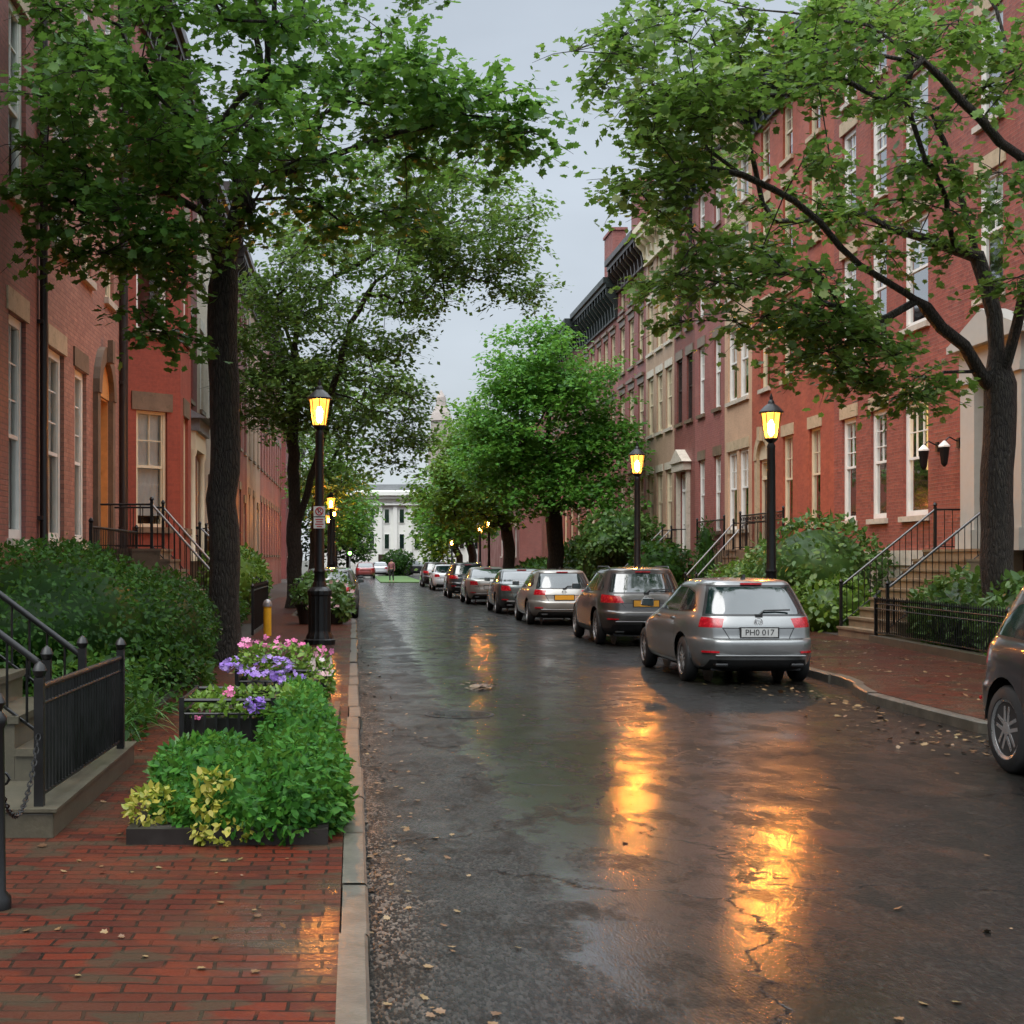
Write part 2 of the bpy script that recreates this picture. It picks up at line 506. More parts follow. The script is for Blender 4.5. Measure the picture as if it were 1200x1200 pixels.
MAT['brickR2'] = M_brick("painted_salmon_brick", (0.40, 0.098, 0.052), (0.26, 0.062, 0.036), (0.34, 0.09, 0.05), True)
MAT['brickR4'] = M_brick("rose_red_brick", (0.31, 0.10, 0.085), (0.22, 0.07, 0.062), (0.24, 0.13, 0.10))
MAT['brickR5'] = M_brick("brown_red_brick", (0.22, 0.065, 0.05), (0.16, 0.05, 0.042), (0.14, 0.08, 0.06))
MAT['brickR7'] = M_brick("dusky_red_brick", (0.27, 0.085, 0.075), (0.2, 0.065, 0.06), (0.18, 0.10, 0.085))
MAT['tan'] = M_brick("tan_painted_brick", (0.42, 0.28, 0.19), (0.37, 0.25, 0.17), (0.32, 0.21, 0.15), True)
MAT['beige'] = M_brick("peach_beige_stucco", (0.56, 0.36, 0.23), (0.52, 0.34, 0.22), (0.47, 0.3, 0.2), True)
MAT['creamwall'] = M_brick("cream_painted_brick", (0.62, 0.53, 0.42), (0.56, 0.48, 0.38), (0.5, 0.42, 0.33), True)
MAT['whitewall'] = M_plain("white_hall_paint", (0.80, 0.80, 0.74), 0.6, var=0.04, scale=0.4)
MAT['steeple'] = M_plain("pinkish_steeple_stone", (0.36, 0.31, 0.28), 0.8, scale=0.3)
G1 = [(0.035, 0.101, 0.025), (0.064, 0.166, 0.031), (0.096, 0.237, 0.039), (0.176, 0.334, 0.053)]
MAT['maple'] = M_leaf("maple_leaf", G1)
MAT['maple2'] = M_leaf("olive_maple_leaf", [(0.053, 0.107, 0.026), (0.090, 0.171, 0.036), (0.134, 0.227, 0.045), (0.244, 0.260, 0.073)])
MAT['linden'] = M_leaf("bright_green_leaf", [(0.035, 0.122, 0.022), (0.065, 0.201, 0.029), (0.107, 0.288, 0.037), (0.173, 0.374, 0.050)])
MAT['limeleaf'] = M_leaf("yellow_green_leaf", [(0.05, 0.12, 0.016), (0.085, 0.17, 0.02), (0.13, 0.22, 0.026), (0.18, 0.27, 0.035)])
MAT['hedge'] = M_leaf("dark_hedge_leaf", [(0.006, 0.022, 0.003), (0.011, 0.040, 0.005), (0.022, 0.068, 0.008), (0.048, 0.115, 0.014)], 0.5, 0.25, 0.15)
MAT['hedge2'] = M_leaf("light_hedge_leaf", [(0.04, 0.09, 0.012), (0.07, 0.14, 0.016), (0.11, 0.19, 0.02), (0.15, 0.23, 0.03)], 0.4, 0.25)
MAT['rhodo'] = M_leaf("rhododendron_leaf", [(0.023, 0.065, 0.018), (0.046, 0.104, 0.023), (0.078, 0.156, 0.031), (0.156, 0.234, 0.058)], 0.42, 0.25, 0.3)
MAT['cover'] = M_leaf("groundcover_leaf", [(0.010, 0.050, 0.008), (0.022, 0.090, 0.012), (0.045, 0.15, 0.018), (0.11, 0.22, 0.03)], 0.45, 0.3, 0.12)
MAT['yleaf'] = M_leaf("golden_leaf", [(0.10, 0.17, 0.02), (0.22, 0.24, 0.025), (0.33, 0.28, 0.04), (0.38, 0.33, 0.07)], 0.4, 0.3)
MAT['strap'] = M_leaf("daylily_leaf", [(0.025, 0.085, 0.022), (0.045, 0.125, 0.03), (0.07, 0.16, 0.04), (0.11, 0.21, 0.06)], 0.42, 0.3, 0.28)
MAT['redleaf'] = M_leaf("rusty_leaf", [(0.06, 0.06, 0.02), (0.12, 0.06, 0.02), (0.2, 0.07, 0.03), (0.26, 0.1, 0.04)], 0.4, 0.25)
MAT['pink'] = M_leaf("pink_petal", [(0.62, 0.10, 0.24), (0.72, 0.16, 0.36), (0.75, 0.22, 0.46), (0.8, 0.4, 0.5)], 0.5, 0.3, 0.3)
MAT['purple'] = M_leaf("purple_petal", [(0.20, 0.09, 0.5), (0.30, 0.16, 0.58), (0.42, 0.26, 0.66), (0.52, 0.38, 0.72)], 0.5, 0.3, 0.3)
MAT['palepetal'] = M_leaf("pale_petal", [(0.5, 0.42, 0.42), (0.6, 0.5, 0.5), (0.62, 0.36, 0.38), (0.7, 0.62, 0.55)], 0.5, 0.3, 0.3)
MAT['litter'] = M_leaf("fallen_leaf", [(0.05, 0.022, 0.01), (0.12, 0.06, 0.025), (0.20, 0.13, 0.06), (0.09, 0.075, 0.025)], 0.35, 0.0)
MAT['tyre'] = M_plain("tyre_rubber", (0.014, 0.014, 0.014), 0.6, var=0.2)
MAT['rim'] = M_plain("alloy_rim", (0.50, 0.50, 0.50), 0.3, metallic=0.8, var=0.1)
MAT['carglass'] = M_plain("car_glass", (0.006, 0.016, 0.017), 0.04, var=0.1, spec=0.9, coat=0.6)
MAT['trim'] = M_plain("black_plastic_trim", (0.012, 0.012, 0.012), 0.4, var=0.2)
MAT['chrome'] = M_plain("chrome", (0.7, 0.7, 0.7), 0.15, metallic=0.9, var=0.05)
MAT['tail'] = M_plain("red_tail_lamp", (0.36, 0.005, 0.012), 0.25, var=0.35, scale=16, coat=0.35)
MAT['headl'] = M_plain("clear_head_lamp", (0.5, 0.5, 0.5), 0.12, var=0.2, coat=1.0)
MAT['platew'] = M_plain("white_number_plate", (0.42, 0.42, 0.40), 0.4, var=0.05)
MAT['platey'] = M_plain("orange_number_plate", (0.70, 0.33, 0.03), 0.4, var=0.1)
MAT['skin'] = M_plain("skin", (0.42, 0.24, 0.17), 0.5)
MAT['cloth_dark'] = M_plain("dark_cloth", (0.02, 0.02, 0.024), 0.8)
MAT['cloth_red'] = M_plain("pinkish_cloth", (0.22, 0.09, 0.10), 0.8)
MAT['hair'] = M_plain("dark_hair", (0.02, 0.014, 0.01), 0.6)
MAT['dead'] = M_plain("dark_timber_edging", (0.010, 0.007, 0.005), 0.5, var=0.3)
# ------------------------------------------------------------------ mesh helpers
def at(px, py, Y):
    """photo pixel + distance along the street -> world point"""
    return ((px - 415) * Y / F, Y, EYE - (py - 655) * Y / F)


class MB:
    def __init__(self):
        self.v, self.f, self.mi = [], [], []
    def face(self, pts, mi=0):
        i = len(self.v)
        self.v.extend([tuple(p) for p in pts])
        self.f.append(tuple(range(i, i + len(pts))))
        self.mi.append(mi)
    def hexa(self, c, mi=0):
        """8 corners: bottom ring 0-3, top ring 4-7"""
        i = len(self.v)
        self.v.extend([tuple(p) for p in c])
        for q in ((0, 3, 2, 1), (4, 5, 6, 7), (0, 1, 5, 4), (1, 2, 6, 5), (2, 3, 7, 6), (3, 0, 4, 7)):
            self.f.append(tuple(i + k for k in q))
            self.mi.append(mi)
    def box(self, x0, x1, y0, y1, z0, z1, mi=0):
        self.hexa([(x0, y0, z0), (x1, y0, z0), (x1, y1, z0), (x0, y1, z0), (x0, y0, z1), (x1, y0, z1), (x1, y1, z1), (x0, y1, z1)], mi)
    def fbox(self, Fr, u0, u1, d0, d1, z0, z1, mi=0):
        self.hexa([Fr(u0, d0, z0), Fr(u1, d0, z0), Fr(u1, d1, z0), Fr(u0, d1, z0), Fr(u0, d0, z1), Fr(u1, d0, z1), Fr(u1, d1, z1), Fr(u0, d1, z1)], mi)
    def prism(self, poly, ext, mi=0):
        """poly: list of 3D points, ext: extrusion vector"""
        a = [Vector(p) for p in poly]
        e_ = Vector(ext)
        n = len(a)
        i = len(self.v)
        self.v.extend([tuple(p) for p in a] + [tuple(p + e_) for p in a])
        self.f.append(tuple(i + k for k in range(n - 1, -1, -1)))
        self.f.append(tuple(i + n + k for k in range(n)))
        self.mi += [mi, mi]
        for k in range(n):
            q = (k + 1) % n
            self.f.append((i + k, i + q, i + n + q, i + n + k))
            self.mi.append(mi)
    def tube(self, pts, rad, n=8, mi=0, cap=True, gnarl=0.0):
        pts = [Vector(p) for p in pts]
        if not hasattr(rad, '__len__'):
            rad = [rad] * len(pts)
        prev = None
        i0 = len(self.v)
        for k, p in enumerate(pts):
            if k == 0:
                t = pts[1] - p
            elif k == len(pts) - 1:
                t = p - pts[k - 1]
            else:
                t = pts[k + 1] - pts[k - 1]
            if t.length < 1e-9:
                t = Vector((0, 0, 1))
            t.normalize()
            if prev is None:
                a = Vector((1, 0, 0)) if abs(t.x) < 0.8 else Vector((0, 1, 0))
                u = (a - t * a.dot(t)).normalized()
            else:
                u = prev - t * prev.dot(t)
                u = u.normalized() if u.length > 1e-6 else Vector((1, 0, 0))
            prev = u
            w = t.cross(u)
            for j in range(n):
                an = 2 * math.pi * j / n
                rr = rad[k]
                if gnarl:
                    rr *= 1 + gnarl * (math.sin(3 * an + k * .4) * .5 + math.sin(7 * an - k * .23) * .5 + math.sin(k * 1.9 + an) * .6)
                self.v.append(tuple(p + (u * math.cos(an) + w * math.sin(an)) * rr))
        for k in range(len(pts) - 1):
            for j in range(n):
                q = (j + 1) % n
                a = i0 + k * n
                self.f.append((a + j, a + q, a + n + q, a + n + j))
                self.mi.append(mi)
        if cap:
            self.f.append(tuple(i0 + j for j in range(n - 1, -1, -1)))
            e_ = i0 + (len(pts) - 1) * n
            self.f.append(tuple(e_ + j for j in range(n)))
            self.mi += [mi, mi]
    def lathe(self, prof, n=16, c=(0, 0, 0), mi=0, axis='z', flute=0.0):
        i0 = len(self.v)
        for r, z in prof:
            for j in range(n):
                an = 2 * math.pi * j / n
                rr = r * (1 - (flute if j % 2 else 0))
                if axis == 'z':
                    self.v.append((c[0] + rr * math.cos(an), c[1] + rr * math.sin(an), c[2] + z))
                else:
                    self.v.append((c[0] + z, c[1] + rr * math.cos(an), c[2] + rr * math.sin(an)))
        for k in range(len(prof) - 1):
            for j in range(n):
                q = (j + 1) % n
                a = i0 + k * n
                self.f.append((a + j, a + q, a + n + q, a + n + j))
                self.mi.append(mi)
        self.f.append(tuple(i0 + j for j in range(n - 1, -1, -1)))
        e_ = i0 + (len(prof) - 1) * n
        self.f.append(tuple(e_ + j for j in range(n)))
        self.mi += [mi, mi]
    def build(self, name, mats, parent=None, uv=False, smooth=None, world=False, bevel=0.0):
        off = Vector((0, 0, 0))
        if world and parent is not None:
            p = parent
            while p.parent is not None:
                p = p.parent
            off = p.location
        me = bpy.data.meshes.new(name)
        vs = [(a - off.x, b - off.y, c - off.z) for a, b, c in self.v] if off.length else self.v
        me.from_pydata(vs, [], self.f)
        if not isinstance(mats, (list, tuple)):
            mats = [mats]
        for m in mats:
            me.materials.append(m)
        if len(mats) > 1:
            me.polygons.foreach_set("material_index", self.mi)
        if uv:
            lay = me.uv_layers.new(name="UVMap")
            d = np.empty(len(me.loops) * 2, np.float32)
            k = 0
            for f in self.f:
                a, b, c = Vector(self.v[f[0]]), Vector(self.v[f[1]]), Vector(self.v[f[2]])
                nn = (b - a).cross(c - a)
                if nn.length > 1e-12:
                    nn.normalize()
                if abs(nn.z) > 0.7:
                    for q in f:
                        d[k] = self.v[q][0]
                        d[k + 1] = self.v[q][1]
                        k += 2
                else:
                    tx, ty = -nn.y, nn.x
                    L = math.hypot(tx, ty) or 1
                    for q in f:
                        d[k] = (self.v[q][0] * tx + self.v[q][1] * ty) / L
                        d[k + 1] = self.v[q][2]
                        k += 2
            lay.data.foreach_set("uv", d)
        me.update()
        if smooth is not None:
            me.polygons.foreach_set("use_smooth", [True] * len(me.polygons))
            me.set_sharp_from_angle(angle=R(smooth))
        o = bpy.data.objects.new(name, me)
        COL.objects.link(o)
        if parent is not None:
            o.parent = parent
        if bevel:
            md = o.modifiers.new("bevel", 'BEVEL')
            md.width = bevel
            md.segments = 2
            md.limit_method = 'ANGLE'
        return o


LABELS = set()


def tag(o, label, cat, group=None, kind=None):
    o["label"] = label
    o["category"] = cat
    if group:
        o["group"] = group
    if kind:
        o["kind"] = kind
    return o


def thing(name, label, cat, loc=(0, 0, 0), rz=0.0, group=None):
    o = bpy.data.objects.new(name, None)
    o.empty_display_size = 0.3
    COL.objects.link(o)
    o.location = loc
    o.rotation_euler = (0, 0, rz)
    return tag(o, label, cat, group)


def structure(o, label=None, cat=None):
    o["kind"] = "structure"
    if label:
        o["label"] = label
    if cat:
        o["category"] = cat
    return o


def copy_tree(o, parent=None):
    c = o.copy()
    COL.objects.link(c)
    if parent is not None:
        c.parent = parent
    for ch in list(o.children):
        copy_tree(ch, c)
    return c


# ------------------------------------------------------------------ leaves
def _tmpl(half, tail=None, fold=0.12):
    """leaf outline (right half) -> verts (x across, y along, z up) and two polygons folded at the midrib"""
    vs = [(0.0, y, 0.0) for y in (half[0][1], half[-1][1])]
    mid0, mid1 = 0, 1
    r = []
    for x, y in half[1:-1]:
        vs.append((x, y, fold * abs(x)))
        r.append(len(vs) - 1)
    l = []
    for x, y in half[1:-1]:
        vs.append((-x, y, fold * abs(x)))
        l.append(len(vs) - 1)
    fs = [tuple([mid0] + r + [mid1]), tuple([mid1] + l[::-1] + [mid0])]
    return np.array(vs, np.float32), fs


T_MAPLE = _tmpl([(0, 0), (.33, -.04), (.30, .16), (.60, .36), (.40, .46), (.42, .68), (.20, .68), (0, 1.0)])
T_OVATE = _tmpl([(0, 0), (.22, .14), (.30, .38), (.20, .70), (0, 1.0)])
T_SLIM = _tmpl([(0, 0), (.13, .25), (.15, .5), (.09, .8), (0, 1.0)])
T_DIA = _tmpl([(0, 0), (.36, .42), (0, 1.0)])


def orient(T, N):
    T = T / np.maximum(np.linalg.norm(T, axis=1, keepdims=True), 1e-6)
    N = N - T * np.sum(N * T, axis=1, keepdims=True)
    N = N / np.maximum(np.linalg.norm(N, axis=1, keepdims=True), 1e-6)
    return T, N, np.cross(T, N)


def leaf_arrays(P, T, N, S, tmpl):
    tv, tf = tmpl
    T, N, B = orient(T, N)
    n, k = len(P), len(tv)
    S = np.asarray(S, np.float32).reshape(-1, 1, 1)
    v = P[:, None, :] + S * (tv[None, :, 0:1] * B[:, None, :] + tv[None, :, 1:2] * T[:, None, :] + tv[None, :, 2:3] * N[:, None, :])
    flat = np.concatenate([np.array(f, np.int32) for f in tf])
    sizes = np.array([len(f) for f in tf], np.int32)
    loops = (np.arange(n, dtype=np.int32)[:, None] * k + flat[None, :]).ravel()
    totals = np.tile(sizes, n)
    return v.reshape(-1, 3), loops, totals


def soup(name, groups, mats, parent=None, extra=None):
    """groups: list of (verts, loops, totals, material index); one mesh object"""
    V, Lp, To, MI = [], [], [], []
    off = 0
    for v, lo, to, mi in groups:
        V.append(np.asarray(v, np.float32))
        Lp.append(lo + off)
        To.append(to)
        MI.append(np.full(len(to), mi, np.int32))
        off += len(v)
    if extra is not None:            # an MB with plain faces
        v = np.array(extra.v, np.float32)
        lo = np.array([i for f in extra.f for i in f], np.int32)
        to = np.array([len(f) for f in extra.f], np.int32)
        V.append(v)
        Lp.append(lo + off)
        To.append(to)
        MI.append(np.array(extra.mi, np.int32))
    V, Lp, To, MI = np.concatenate(V), np.concatenate(Lp), np.concatenate(To), np.concatenate(MI)
    if parent is not None:
        p = parent
        while p.parent is not None:
            p = p.parent
        V = V - np.array(p.location, np.float32)
    me = bpy.data.meshes.new(name)
    me.vertices.add(len(V))
    me.vertices.foreach_set("co", V.ravel())
    me.loops.add(len(Lp))
    me.loops.foreach_set("vertex_index", Lp)
    me.polygons.add(len(To))
    st = np.concatenate([[0], np.cumsum(To)[:-1]]).astype(np.int32)
    me.polygons.foreach_set("loop_start", st)
    for m in (mats if isinstance(mats, (list, tuple)) else [mats]):
        me.materials.append(m)
    me.polygons.foreach_set("material_index", MI)
    me.update(calc_edges=True)
    o = bpy.data.objects.new(name, me)
    COL.objects.link(o)
    if parent is not None:
        o.parent = parent
    return o


def rand_unit(n):
    v = rng.normal(size=(n, 3))
    return v / np.linalg.norm(v, axis=1, keepdims=True)


# ------------------------------------------------------------------ trees
def grow_tree(name, label, base, guides, blobs, r_base, leaf, mat, tmpl, per=70, pad=(0.55, 0.17), group="street trees",
              avoid=None, flare=1.35, rmin=0.010, sides=8):
    """guides: polylines (first one is the trunk from the ground up); blobs: (centre, radii, clusters)"""
    root = thing(name, label, "tree", base, 0, group)
    P, par = [], []
    def add(p, pa):
        P.append(np.array(p, float))
        par.append(pa)
        return len(P) - 1
    # guide limbs
    for gi, g in enumerate(guides):
        g = [np.array(q, float) for q in g]
        if gi == 0:
            last = add(g[0], -1)
        else:
            d = [np.linalg.norm(p - g[0]) for p in P]
            last = int(np.argmin(d))
            if d[last] > 0.05:
                last = add(g[0], last)
        # densify with slight wobble
        for a, b in zip(g[:-1], g[1:]):
            m = max(1, int(np.linalg.norm(b - a) / 0.45))
            for k in range(1, m + 1):
                q = a + (b - a) * k / m
                if k < m:
                    q = q + rng.normal(size=3) * 0.03
                last = add(q, last)
    n_guide = len(P)
    top0 = np.array(guides[0][-1])
    # attraction points
    A = []
    for c, r, n in blobs:
        k = 0
        while k < n:
            q = rand_unit(1)[0] * (0.35 + 0.65 * rng.random() ** 0.5)
            p = np.array(c) + q * np.array(r)
            if avoid is not None and avoid(p):
                n -= 0.5
                continue
            A.append(p)
            k += 1
    A = np.array(A)
    A = A[np.argsort(np.linalg.norm(A - top0, axis=1))]
    tips = []
    z_fork = guides[0][-1][2] * 0.75
    for a in A:
        Q = np.array(P)
        d = np.linalg.norm(Q - a, axis=1)
        cost = d + 0.25 * np.linalg.norm(Q - top0, axis=1)
        cost[Q[:, 2] < z_fork] += 6
        j = int(np.argmin(cost))
        st = Q[j]
        L = d[j]
        m = max(1, int(L / 0.5))
        mid_up = np.array([0, 0, 0.12 * L])
        for k in range(1, m + 1):
            t = k / m
            q = st + (a - st) * t + mid_up * math.sin(math.pi * t) + (rng.normal(size=3) * 0.05 if k < m else 0)
            j = add(q, j)
        tips.append(j)
    n = len(P)
    # pipe model radii
    cnt = np.zeros(n)
    kids = [[] for _ in range(n)]
    for i in range(n):
        if par[i] >= 0:
            kids[par[i]].append(i)
    for i in range(n - 1, -1, -1):
        if not kids[i]:
            cnt[i] += 1
        if par[i] >= 0:
            cnt[par[i]] += cnt[i]
    ex = math.log(r_base / rmin) / math.log(max(2.0, cnt[0]))
    rad = rmin * cnt ** ex
    mb = MB()
    done = [False] * n
    starts = [(0, -1)]
    while starts:
        i, pa = starts.pop()
        pts, rr = ([], [])
        if pa >= 0:
            pts.append(P[pa])
            rr.append(min(rad[pa], rad[i] * 1.15))
        while True:
            pts.append(P[i])
            r_ = rad[i]
            if i < 40 and P[i][2] - base[2] < 0.7 and par[i] < 0:
                r_ = rad[i] * flare
            rr.append(r_)
            ks = kids[i]
            if not ks:
                break
            ks = sorted(ks, key=lambda q: -cnt[q])
            for q in ks[1:]:
                starts.append((q, i))
            i = ks[0]
        rr[-1] *= 0.6
        if len(pts) > 1:
            nsd = 22 if rr[0] > 0.12 else (sides if rr[0] > 0.04 else 5)
            mb.tube(pts, rr, nsd, 0, cap=rr[0] > 0.03, gnarl=.05 if rr[0] > .06 else 0)
    mb.build("trunk", MAT['bark'], root, smooth=60, world=True)
    # foliage: leaves sit along short drooping twigs that fan out from each limb end
    nt_ = 7
    pl = max(3, per // nt_)
    tips_p = np.array([P[j] for j in tips])
    K = len(tips_p)
    az = rng.random((K, nt_)) * 6.283
    el = rng.normal(size=(K, nt_)) * 0.30 + 0.05
    Lt = pad[0] * (0.7 + 0.75 * rng.random((K, nt_)))
    D = np.stack([np.cos(az) * np.cos(el), np.sin(az) * np.cos(el), np.sin(el)], axis=2)
    if pad[0] < 0.9 and leaf < 0.2:
        tw = MB()
        for i in range(K):
            for q in range(nt_):
                a0, d, L = tips_p[i], D[i, q], Lt[i, q]
                tw.tube([a0, a0 + d * L * .5 + np.array([0, 0, -.05 * L]), a0 + d * L + np.array([0, 0, -.24 * L])], [.009, .006, .003], 3, 0, cap=False)
        tw.build("twigs", MAT['bark'], root, smooth=60, world=True)
    t_ = 0.12 + 0.95 * rng.random((K, nt_, pl)) ** 0.8
    Q = tips_p[:, None, None, :] + D[:, :, None, :] * (Lt[:, :, None] * t_)[..., None]
    Q[..., 2] -= 0.24 * Lt[:, :, None] * t_ ** 2
    Q = Q + rng.normal(size=Q.shape) * np.array([leaf * .62, leaf * .62, leaf * .42 + pad[1] * .18])
    off = (np.broadcast_to(D[:, :, None, :], Q.shape)).reshape(-1, 3).copy()
    Lp = Q.reshape(-1, 3)
    N_ = len(Lp)
    if avoid is not None:
        keep = np.array([not avoid(p) for p in Lp])
        Lp, off = Lp[keep], off[keep]
        N_ = len(Lp)
    T = off * np.array([.6, .6, .2]) + rng.normal(size=(N_, 3)) * np.array([.5, .5, .22])
    T[:, 2] -= 0.22
    Nn = np.array([0, 0, 1.0]) + rng.normal(size=(N_, 3)) * 0.5
    S = leaf * (0.5 + 0.7 * rng.random(N_))
    soup("crown", [(*leaf_arrays(Lp, T, Nn, S, tmpl), 0)], mat, root)
    return root


def blob_leaves(blobs, dens, size, tmpl, droop=0.25, up=0.35, shell=(0.86, 1.06), zmin=None, lump=0.0):
    """leaves over the surface of ellipsoids"""
    P, T, N = [], [], []
    for c, r in blobs:
        c, r = np.array(c, float), np.array(r, float)
        area = 4 * math.pi * ((r[0] * r[1]) ** 1.6 / 3 + (r[0] * r[2]) ** 1.6 / 3 + (r[1] * r[2]) ** 1.6 / 3) ** (1 / 1.6)
        n = int(area * dens)
        u = rand_unit(n)
        k = shell[0] + (shell[1] - shell[0]) * rng.random((n, 1))
        if lump:
            ph = rng.random(6) * 6
            f = (np.sin(u[:, 0:1] * 7 + ph[0]) + np.sin(u[:, 1:2] * 8 + ph[1]) + np.sin(u[:, 2:3] * 9 + ph[2]) + np.sin((u[:, 0:1] + u[:, 1:2]) * 11 + ph[3])) / 4
            k = k * (1 + lump * f)
        p = c + u * r * k
        inside = np.zeros(n, bool)
        for c2, r2 in blobs:
            if c2 is c or (np.array(c2) == c).all():
                continue
            inside |= (np.sum(((p - np.array(c2)) / (np.array(r2) * 0.8)) ** 2, axis=1) < 1)
        if zmin is not None:
            inside |= p[:, 2] < zmin
        p, u = p[~inside], u[~inside]
        m = len(p)
        nn = u / r
        nn /= np.linalg.norm(nn, axis=1, keepdims=True)
        P.append(p)
        N.append(nn * 0.8 + np.array([0, 0, up]) + rng.normal(size=(m, 3)) * 0.38)
        t = rng.normal(size=(m, 3)) * 0.7 + nn * 0.5
        t[:, 2] -= droop
        T.append(t)
    P, T, N = np.concatenate(P), np.concatenate(T), np.concatenate(N)
    S = size * (0.6 + 0.8 * rng.random(len(P)))
    return leaf_arrays(P, T, N, S, tmpl)


def core_mesh(blobs, k=0.82, mi=0, zmin=None):
    mb = MB()
    for c, r in blobs:
        bm = bmesh.new()
        bmesh.ops.create_icosphere(bm, subdivisions=3, radius=1.0)
        i0 = len(mb.v)
        for v in bm.verts:
            z = c[2] + v.co.z * r[2] * k
            mb.v.append((c[0] + v.co.x * r[0] * k, c[1] + v.co.y * r[1] * k, z if zmin is None else max(z, zmin)))
        for f in bm.faces:
            mb.f.append(tuple(i0 + v.index for v in f.verts))
            mb.mi.append(mi)
        bm.free()
    return mb


def shrub(name, label, cat, blobs, dens, size, tmpl, mat, group=None, zmin=0.12, lump=0.12, part="foliage", **kw):
    c = np.mean([b[0] for b in blobs], axis=0)
    root = thing(name, label, cat, (c[0], c[1], zmin), 0, group)
    g = blob_leaves(blobs, dens, size, tmpl, zmin=zmin, lump=lump, **kw)
    soup(part, [(*g, 0)], mat, root, core_mesh(blobs, 0.78, 0, zmin + 0.003))
    st = MB()
    for b in blobs:
        for k in range(3):
            a = rng.random() * 6.28
            top = (b[0][0] + math.cos(a) * b[1][0] * .4, b[0][1] + math.sin(a) * b[1][1] * .4, b[0][2])
            st.tube([(b[0][0] + math.cos(a) * .1, b[0][1] + math.sin(a) * .1, zmin - .02), top], [0.03, 0.015], 6)
    st.build("stem", MAT['bark'], root, smooth=60, world=True)
    return root


def strap_plant(parent, c, n, length, width, mat, part="foliage"):
    V, Lp, To = [], [], []
    k = 0
    for i in range(n):
        a = rng.random() * 6.283
        L = length * (0.6 + 0.6 * rng.random())
        ox, oy = rng.normal(size=2) * 0.06
        lean = 0.5 + 0.6 * rng.random()
        seg = 6
        for s in range(seg + 1):
            t = s / seg
            rr = L * (lean * t * 0.9)
            z = L * (1.05 * t - 0.95 * lean * t * t)
            w = width * (1 - 0.85 * t ** 2) * 0.5
            x = c[0] + ox + math.cos(a) * rr
            y = c[1] + oy + math.sin(a) * rr
            V.append((x - math.sin(a) * w, y + math.cos(a) * w, c[2] + z))
            V.append((x + math.sin(a) * w, y - math.cos(a) * w, c[2] + z))
        for s in range(seg):
            q = k + 2 * s
            Lp += [q, q + 1, q + 3, q + 2]
            To.append(4)
        k += 2 * (seg + 1)
    return np.array(V, np.float32), np.array(Lp, np.int32), np.array(To, np.int32)


# ------------------------------------------------------------------ iron railings
def iron_run(root, p0, p1, h0, h1, spacing=0.13, top_r=0.022, pick=0.008, low=0.08, posts=True, spear=False, mid=None, rail_mat=None):
    """a run of railing from p0 to p1 (world points on the base line); rails at h0 (p0 end) and h1 above the base"""
    p0, p1 = Vector(p0), Vector(p1)
    up = Vector((0, 0, 1))
    rail_mat = rail_mat or MAT['iron']
    r = MB()
    r.tube([p0 + up * h0, p1 + up * h1], top_r, 8)
    r.build("handrail", rail_mat, root, smooth=60, world=True)
    r = MB()
    r.tube([p0 + up * low, p1 + up * low], 0.012, 6)
    r.build("bottom_rail", MAT['iron'], root, smooth=60, world=True)
    if mid:
        r = MB()
        r.tube([p0 + up * (h0 - mid), p1 + up * (h1 - mid)], 0.013, 6)
        r.build("middle_rail", MAT['iron'], root, smooth=60, world=True)
    L = (p1 - p0).length
    n = max(2, int(L / spacing))
    b = MB()
    for k in range(1, n):
        t = k / n
        q = p0.lerp(p1, t)
        h = h0 + (h1 - h0) * t
        b.tube([q + up * low, q + up * (h + (0.07 if spear else 0))], pick, 4)
        if spear:
            b.lathe([(pick, 0), (0.022, 0.02), (0.001, 0.09)], 4, tuple(q + up * (h + 0.06)))
    b.build("balusters", MAT['iron'], root, world=True)
    if posts:
        for q, h in ((p0, h0), (p1, h1)):
            b = MB()
            b.box(q.x - .028, q.x + .028, q.y - .028, q.y + .028, q.z - .02, q.z + h + .06)
            b.lathe([(0.0, 0), (0.03, 0.01), (0.045, 0.045), (0.03, 0.08), (0.005, 0.10)], 10, (q.x, q.y, q.z + h + .055))
            b.build("post", MAT['iron'], root, smooth=40, world=True)


# ------------------------------------------------------------------ houses
def frame_fn(a, b, side):
    """local frame of a wall panel from plan point a to b; d points to the street. side=-1 left row, +1 right row"""
    a, b = Vector((a[0], a[1], 0)), Vector((b[0], b[1], 0))
    t = (b - a).normalized()
    n = Vector((t.y, -t.x, 0)) if side < 0 else Vector((-t.y, t.x, 0))
    def Fr(u, d, z):
        return (a.x + t.x * u + n.x * d, a.y + t.y * u + n.y * d, z)
    return Fr, (b - a).length


